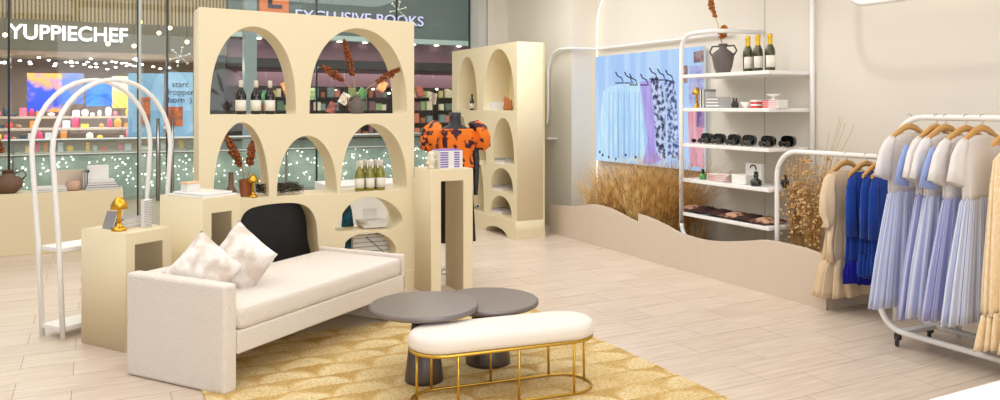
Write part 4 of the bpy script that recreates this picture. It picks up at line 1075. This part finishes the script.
for i in range(2): book('large flat pale book on the low plinth left of the print', bpt(50+i, .15, .666+.026*i), .34-.03*i, .24, .025, paper if i else bluegrey, .05, group='flat pale books on the low plinth')
for i in range(3): book('grey book standing upright beside the print on the low plinth', bpt(84+2.2*i, .2, .666), .018, .2, .22, (greyp, bluegrey, black)[i], .0, group='upright grey books on the low plinth')
for i in range(4): book('wide grey-blue book in the flat pile on the low plinth', bpt(103-i*.8, .16, .666+.027*i), .36-.03*i, .24, .026, (greyp, bluegrey, greyp, paper)[i], .03*i, group='grey-blue books piled on the low plinth')
o = MB().box(-.11, .11, -.01, .01, 0, .16).build('white_card', paper, loc=bpt(98, .2, .776), bevel=.003); tag(o, 'white square card standing on the grey-blue book pile', 'card')
# bookcase goods
def kt_(px, z, dx=.12): return Vector((XK+dx, atX(px, XK+dx), z))
zk = zX(514, 110.5, XK)
bottle('dark small wine bottle in the upper left niche of the bookcase', kt_(472, zk, .1), winedark, black, .22, .03)
bottle('dark small wine bottle at the left of the upper right bookcase niche', kt_(484, zk, .08), winedark, label_m, .20, .03)
o = MB().box(-.09, .09, -.09, .09, 0, .11).build('white_box', paper, loc=kt_(496, zk, .16), bevel=.003); tag(o, 'small white box in the upper right niche of the bookcase', 'box')
t = thing('copper_figurine', 'copper-brown figures in the upper right niche of the bookcase', 'ornament', kt_(508, zk, .12)); mb = MB()
for k in range(3): mb.lathe([(.025, 0), (.03, .04), (.018, .08), (.024, .11+.02*k), (.005, .14+.02*k)], 12, (0, .07*k-.07, 0))
mb.build('figure', mat('copper_clay', (186, 112, 56), .5), t)
for (px, zz, l) in ((506, zX(514, 165.5, XK), 'second-row niche'), (504, zX(513, 194, XK), 'third-row niche'), (503, zX(512, 218, XK), 'lowest niche')):
    for i in range(3): book('white book lying in the %s of the bookcase' % l, kt_(px, zz+.02*i, .12), .2, .26-.02*i, .018, (paper, mat('blush', (232, 206, 198), .7), greyp)[i], .1*i, group='books lying in the bookcase '+l)
for i in range(4): book('slim white book standing in the second-row niche of the bookcase', kt_(495+i*1.2, zX(514, 165.5, XK), .2), .2, .02, .17, (paper, greyp)[i % 2], 0, group='books standing in the bookcase second-row niche')
for i in range(4): book('slim white book standing in the left second-row bookcase niche', kt_(474+i*1.4, zX(486, 165.5, XK), .2), .2, .025, .17, (paper, bluegrey)[i % 2], 0, group='books standing in the left second-row niche')
t = thing('cow_ornament', 'small black and white ornament low in the left bookcase niche', 'ornament', kt_(478, zX(484, 213, XK), .08)); MB().ball((0, 0, .04), (.03, .045, .035), 2).build('body', paper, t); MB().ball((-.02, -.03, .05), (.018, .02, .02), 2).ball((-.02, .03, .03), (.018, .018, .018), 2).build('patch', black, t)

# ---- rack goods
def rp(px, i, dx=.12): return Vector((XR+dx, atX(px, XR+dx), zs[i]+.001))
v = vase('two_handled_vase', 'dark grey two-handled vase with dried spike on the top rack shelf', rp(723, 0, .16), [(.058, 0), (.075, .05), (.092, .13), (.088, .17), (.05, .20), (.032, .215), (.032, .24), (.04, .255)], ceram,
         ([(.02, -.03, .235), (.03, -.10, .235), (.03, -.13, .19), (.03, -.085, .14)], [(-.02, .03, .235), (-.03, .10, .235), (-.03, .13, .19), (-.03, .085, .14)]))
v.scale = (1.13, 1.13, 1.13)
plume(v, [(0, 0, .2), (0, .06, .42), (-.02, .20, .80)], mat('amber_seed', (196, 120, 40), .9, rgb2=(140, 76, 24), nscale=60), .022, .8)
plume(v, [(0, 0, .2), (0, .02, .28), (0, -.02, .40)], MATS['amber_seed'], .028, .7)
for px, l in ((748, 'gold-necked champagne bottle nearest the grey vase on the top rack shelf'), (758, 'gold-necked champagne bottle in the middle of three on the rack'), (770, 'gold-necked champagne bottle, right of three on the top rack shelf')):
    bottle(l, rp(px, 0, .17+(.0)), mat('olive_glass', (58, 58, 22), .08, coat=.5), goldfoil, .335, .046, 'champagne bottles on the rack', 'champagne_bottle', sparkling=True)
mushroom_lamp('gold mushroom lamp on the second rack shelf before the screen', rp(697, 1, .12), .98)
for i in range(5): book('grey and white book standing on the second rack shelf by the gold lamp', rp(705+i*1.2, 1, .16), .15, .014, .185, (greyp, paper, black, paper, greyp)[i], 0, group='books standing on the second rack shelf')
for i in range(7): book('thin black and white magazine in the pile on the second rack shelf', rp(719, 1, .15)+Vector((0, 0, .0155*i)), .18, .19-.008*i, .014, (greyp, paper)[i % 2], .0, group='magazines piled on the second rack shelf', cat='magazine', name='magazine')
t = thing('black_rabbit_ornament', 'small black double-peaked bottle ornament on the second rack shelf', 'ornament', rp(735, 1, .1))
for y in (-.018, .018): MB().lathe([(.02, 0), (.023, .03), (.012, .06), (.009, .09), (.004, .10)], 12, (0, y, 0)).build('bottle', blackgl, t)
def bowl(label, loc, R, h_, m=paper, foot=False, name='white_bowl'):
    prof = [(R*.4, 0), (R*.45, .005), (R*.8, h_*.5), (R, h_), (R*.96, h_), (R*.7, h_*.45), (.001, h_*.2)]
    if foot: prof = [(R*.5, 0), (R*.2, .012), (R*.18, h_*.5), (R*.9, h_*.8), (R, h_), (R*.9, h_*.95), (.001, h_*.8)]
    o = MB().lathe(prof, 24, cap=False).build(name, white_lac, loc=loc); return tag(o, label, 'bowl')
bowl('small white bowl on the second rack shelf', rp(746, 1, .1), .05, .055)
for i in range(4):
    o = MB().box(-.045, .045, -.04, .04, 0, .018).build('red_box', redm if i % 2 == 0 else paper, loc=rp(757, 1, .1)+Vector((0, 0, .0185*i)), bevel=.002); tag(o, 'small red and white box in the left stack on the second rack shelf', 'box', 'red boxes, left stack')
bx = rp(775, 1, .15)
for i in range(4):
    t = thing('red_striped_card', 'flat white box with red print under the footed bowl', 'box', bx+Vector((0, 0, .0185*i)), 0, group='red and white boxes under the footed bowl')
    MB().box(-.06, .06, -.09, .09, 0, .018).build('carton', paper, t, bevel=.001); MB().box(-.0605, .0605, .02, .0905, .003, .015).build('red_print', redm, t); MB().box(-.061, .061, -.08, .02, .006, .011).build('red_line', redm, t)
bowl('white footed bowl standing on the flat red and white boxes', bx+Vector((0, .02, .075)), .06, .05, foot=True, name='footed_bowl')
# sunglasses
def sunglasses(label, px, big):
    t = thing('sunglasses', label, 'sunglasses', rp(px, 2, .10), -PI/2+.35, group=None)
    s = .03 if big else .025
    for sx in (-1, 1):
        mb = MB(); mb.lathe([(s*.9, -.003), (s, -.002), (s, .002), (s*.9, .003)], 20)
        o = mb.build('lens', blackgl, t); o.rotation_euler = (PI/2, 0, 0); o.location = (sx*.034, -.0, s); o.scale = (1.1, .85, 1)
        MB().tube([(sx*.066, 0, s*1.3), (sx*.068, .09, s*1.2), (sx*.066, .13, s*.7)], .003, 5).build('temple', blackgl, t)
    MB().tube([(-.012, 0, s*1.2), (0, 0, s*1.4), (.012, 0, s*1.2)], .003, 6).build('bridge', gold, t)
    return t
for i, (px, l) in enumerate(((697, 'far left beside the screen'), (709, 'second from left'), (721, 'third from left, gold bridged'), (736, 'fourth from left'), (751, 'third from right'), (770, 'second from right'), (790, 'right end'))):
    if i == 0: t_ = sunglasses('small dark sunglasses on the middle rack shelf, '+l, px, False)
    else:
        t_ = thing('sunglasses_case_stack', 'black sunglasses and oval frame on the middle rack shelf, '+l, 'sunglasses', rp(px, 2, .15 if i < 6 else .3), 0); t_.scale = (1.22, 1.22, 1.22)
        mb = MB(); R_ = .062
        mb.loft([[(x, R_*math.copysign(abs(math.cos(a))**.7, math.cos(a)), .045+.042*math.copysign(abs(math.sin(a))**.8, math.sin(a))) for a in [k/24*2*PI for k in range(24)]] for x in (-.03, -.026, .0)])
        mb.build('oval_frame_front', blackgl, t_)
        for sy in (-.032, .032):
            c_ = MB(); c_.lathe([(.020, -.004), (.024, 0), (.020, .004)], 18); o = c_.build('lens', mat('lens', (60, 54, 52), .1, coat=.5), t_); o.rotation_euler = (0, PI/2, 0); o.location = (-.06, sy, .026)
        MB().tube([(-.06, -.01, .034), (-.062, 0, .038), (-.06, .01, .034)], .003, 5).build('bridge', gold if i % 2 == 0 else steel, t_)
        MB().tube([(-.06, .055, .034), (-.03, .06, .034)], .003, 5).build('temple', blackgl, t_)
# shelf 4
t = thing('green_perfume_bottle', 'little green glass perfume bottle with black cap on the fourth rack shelf', 'bottle', rp(703, 3, .1))
MB().lathe([(.032, 0), (.036, .02), (.03, .045), (.012, .055), (.01, .065)], 18).build('glass_body', mat('green_glass', (70, 150, 60), .1, coat=.5), t); MB().lathe([(.015, .062), (.015, .10), (.01, .103)], 12).build('cap', black, t)
for i in range(4):
    t = thing('red_striped_towel', 'folded white towel with red stripes piled on the fourth rack shelf', 'towel', rp(722, 3, .13)+Vector((0, 0, .018*i)), .1*i-.1, group='red striped towels on the fourth rack shelf')
    MB().box(-.08, .08, -.12, .12, 0, .016).build('cloth', paper, t, bevel=.006); mb = MB()
    mb.box(-.0805, .0805, -.1205, .1205, .006, .0105); mb.build('stripe', redm, t)
o = MB().box(-.07, .07, -.09, .09, 0, .085).build('white_box', paper, loc=rp(744, 3, .14), bevel=.004); tag(o, 'plain white box on the fourth rack shelf beside the towels', 'box')
t = thing('white_arch_block', 'white board with small dark arch standing behind the black bottle', 'ornament', rp(755, 3, .22))
MB().box(-.02, .02, -.10, .10, 0, .19).build('board', paper, t, bevel=.004); mb = MB(); mb.tube([(-.025, -.035+.0, .13)]+[(-.025, -.035+.035*(1-math.cos(a)), .145+.03*math.sin(a)) for a in [k/8*PI for k in range(9)]], .006, 6); mb.build('arch_motif', black, t)
t = thing('black_glass_bottle', 'stout dark green-black glass bottle with neck on the fourth rack shelf', 'bottle', rp(756, 3, .08))
MB().lathe([(.045, 0), (.05, .01), (.05, .05), (.03, .062), (.018, .075), (.025, .09), (.018, .11)], 22).build('glass_body', mat('darkgreen_glass', (16, 30, 26), .06, coat=.5), t); MB().lathe([(.014, .108), (.02, .115), (.02, .128), (.006, .132)], 14).build('stopper', black, t)
vase('black_egg_vase', 'small black rounded bottle standing alone at the right end of the fourth shelf', rp(785, 3, .2), [(.03, 0), (.038, .03), (.034, .07), (.016, .09), (.014, .105), (.018, .11)], blackgl, cat='bottle')
# shelf 5 hides / scarves
hide = mat('brown_hide', (70, 34, 26), .8, rgb2=(30, 16, 14), nscale=14, bump=.4)
hide2 = mat('blush_hide', (214, 170, 140), .8, rgb2=(90, 50, 40), nscale=14, bump=.4)
random.seed(9)
for i, (px, m_, l) in enumerate(((694, hide2, 'pinkish patterned folded scarf at the left end of the lowest rack shelf'), (706, hide, 'dark brown ruffled scarf, second from left on the lowest rack shelf'), (722, hide, 'dark brown ruffled scarf in the middle of the lowest rack shelf'), (737, hide2, 'tan and blush folded scarf on the lowest rack shelf'), (752, hide, 'dark brown ruffled scarf right of the tan one on the lowest rack shelf'), (768, hide2, 'blush folded scarf at the right end of the lowest rack shelf'))):
    mb = MB(); n = 14; V = []
    for a_ in range(n+1):
        V.append([mb.bm.verts.new((-.15+.3*a_/n, -.10+.2*b/n+.01*math.sin(a_), .012+.035*math.sin(PI*a_/n)*(.6+.5*abs(math.sin(b*1.3+i)))*(1-abs(2*b/n-1)**3)+random.uniform(0, .008))) for b in range(n+1)])
    for a_ in range(n):
        for b in range(n): mb.bm.faces.new((V[a_][b], V[a_+1][b], V[a_+1][b+1], V[a_][b+1])).smooth = True
    o = mb.build('folded_scarf', m_, loc=rp(px, 4, .17), solid=.008); o.location.z += .004; tag(o, l, 'scarf')
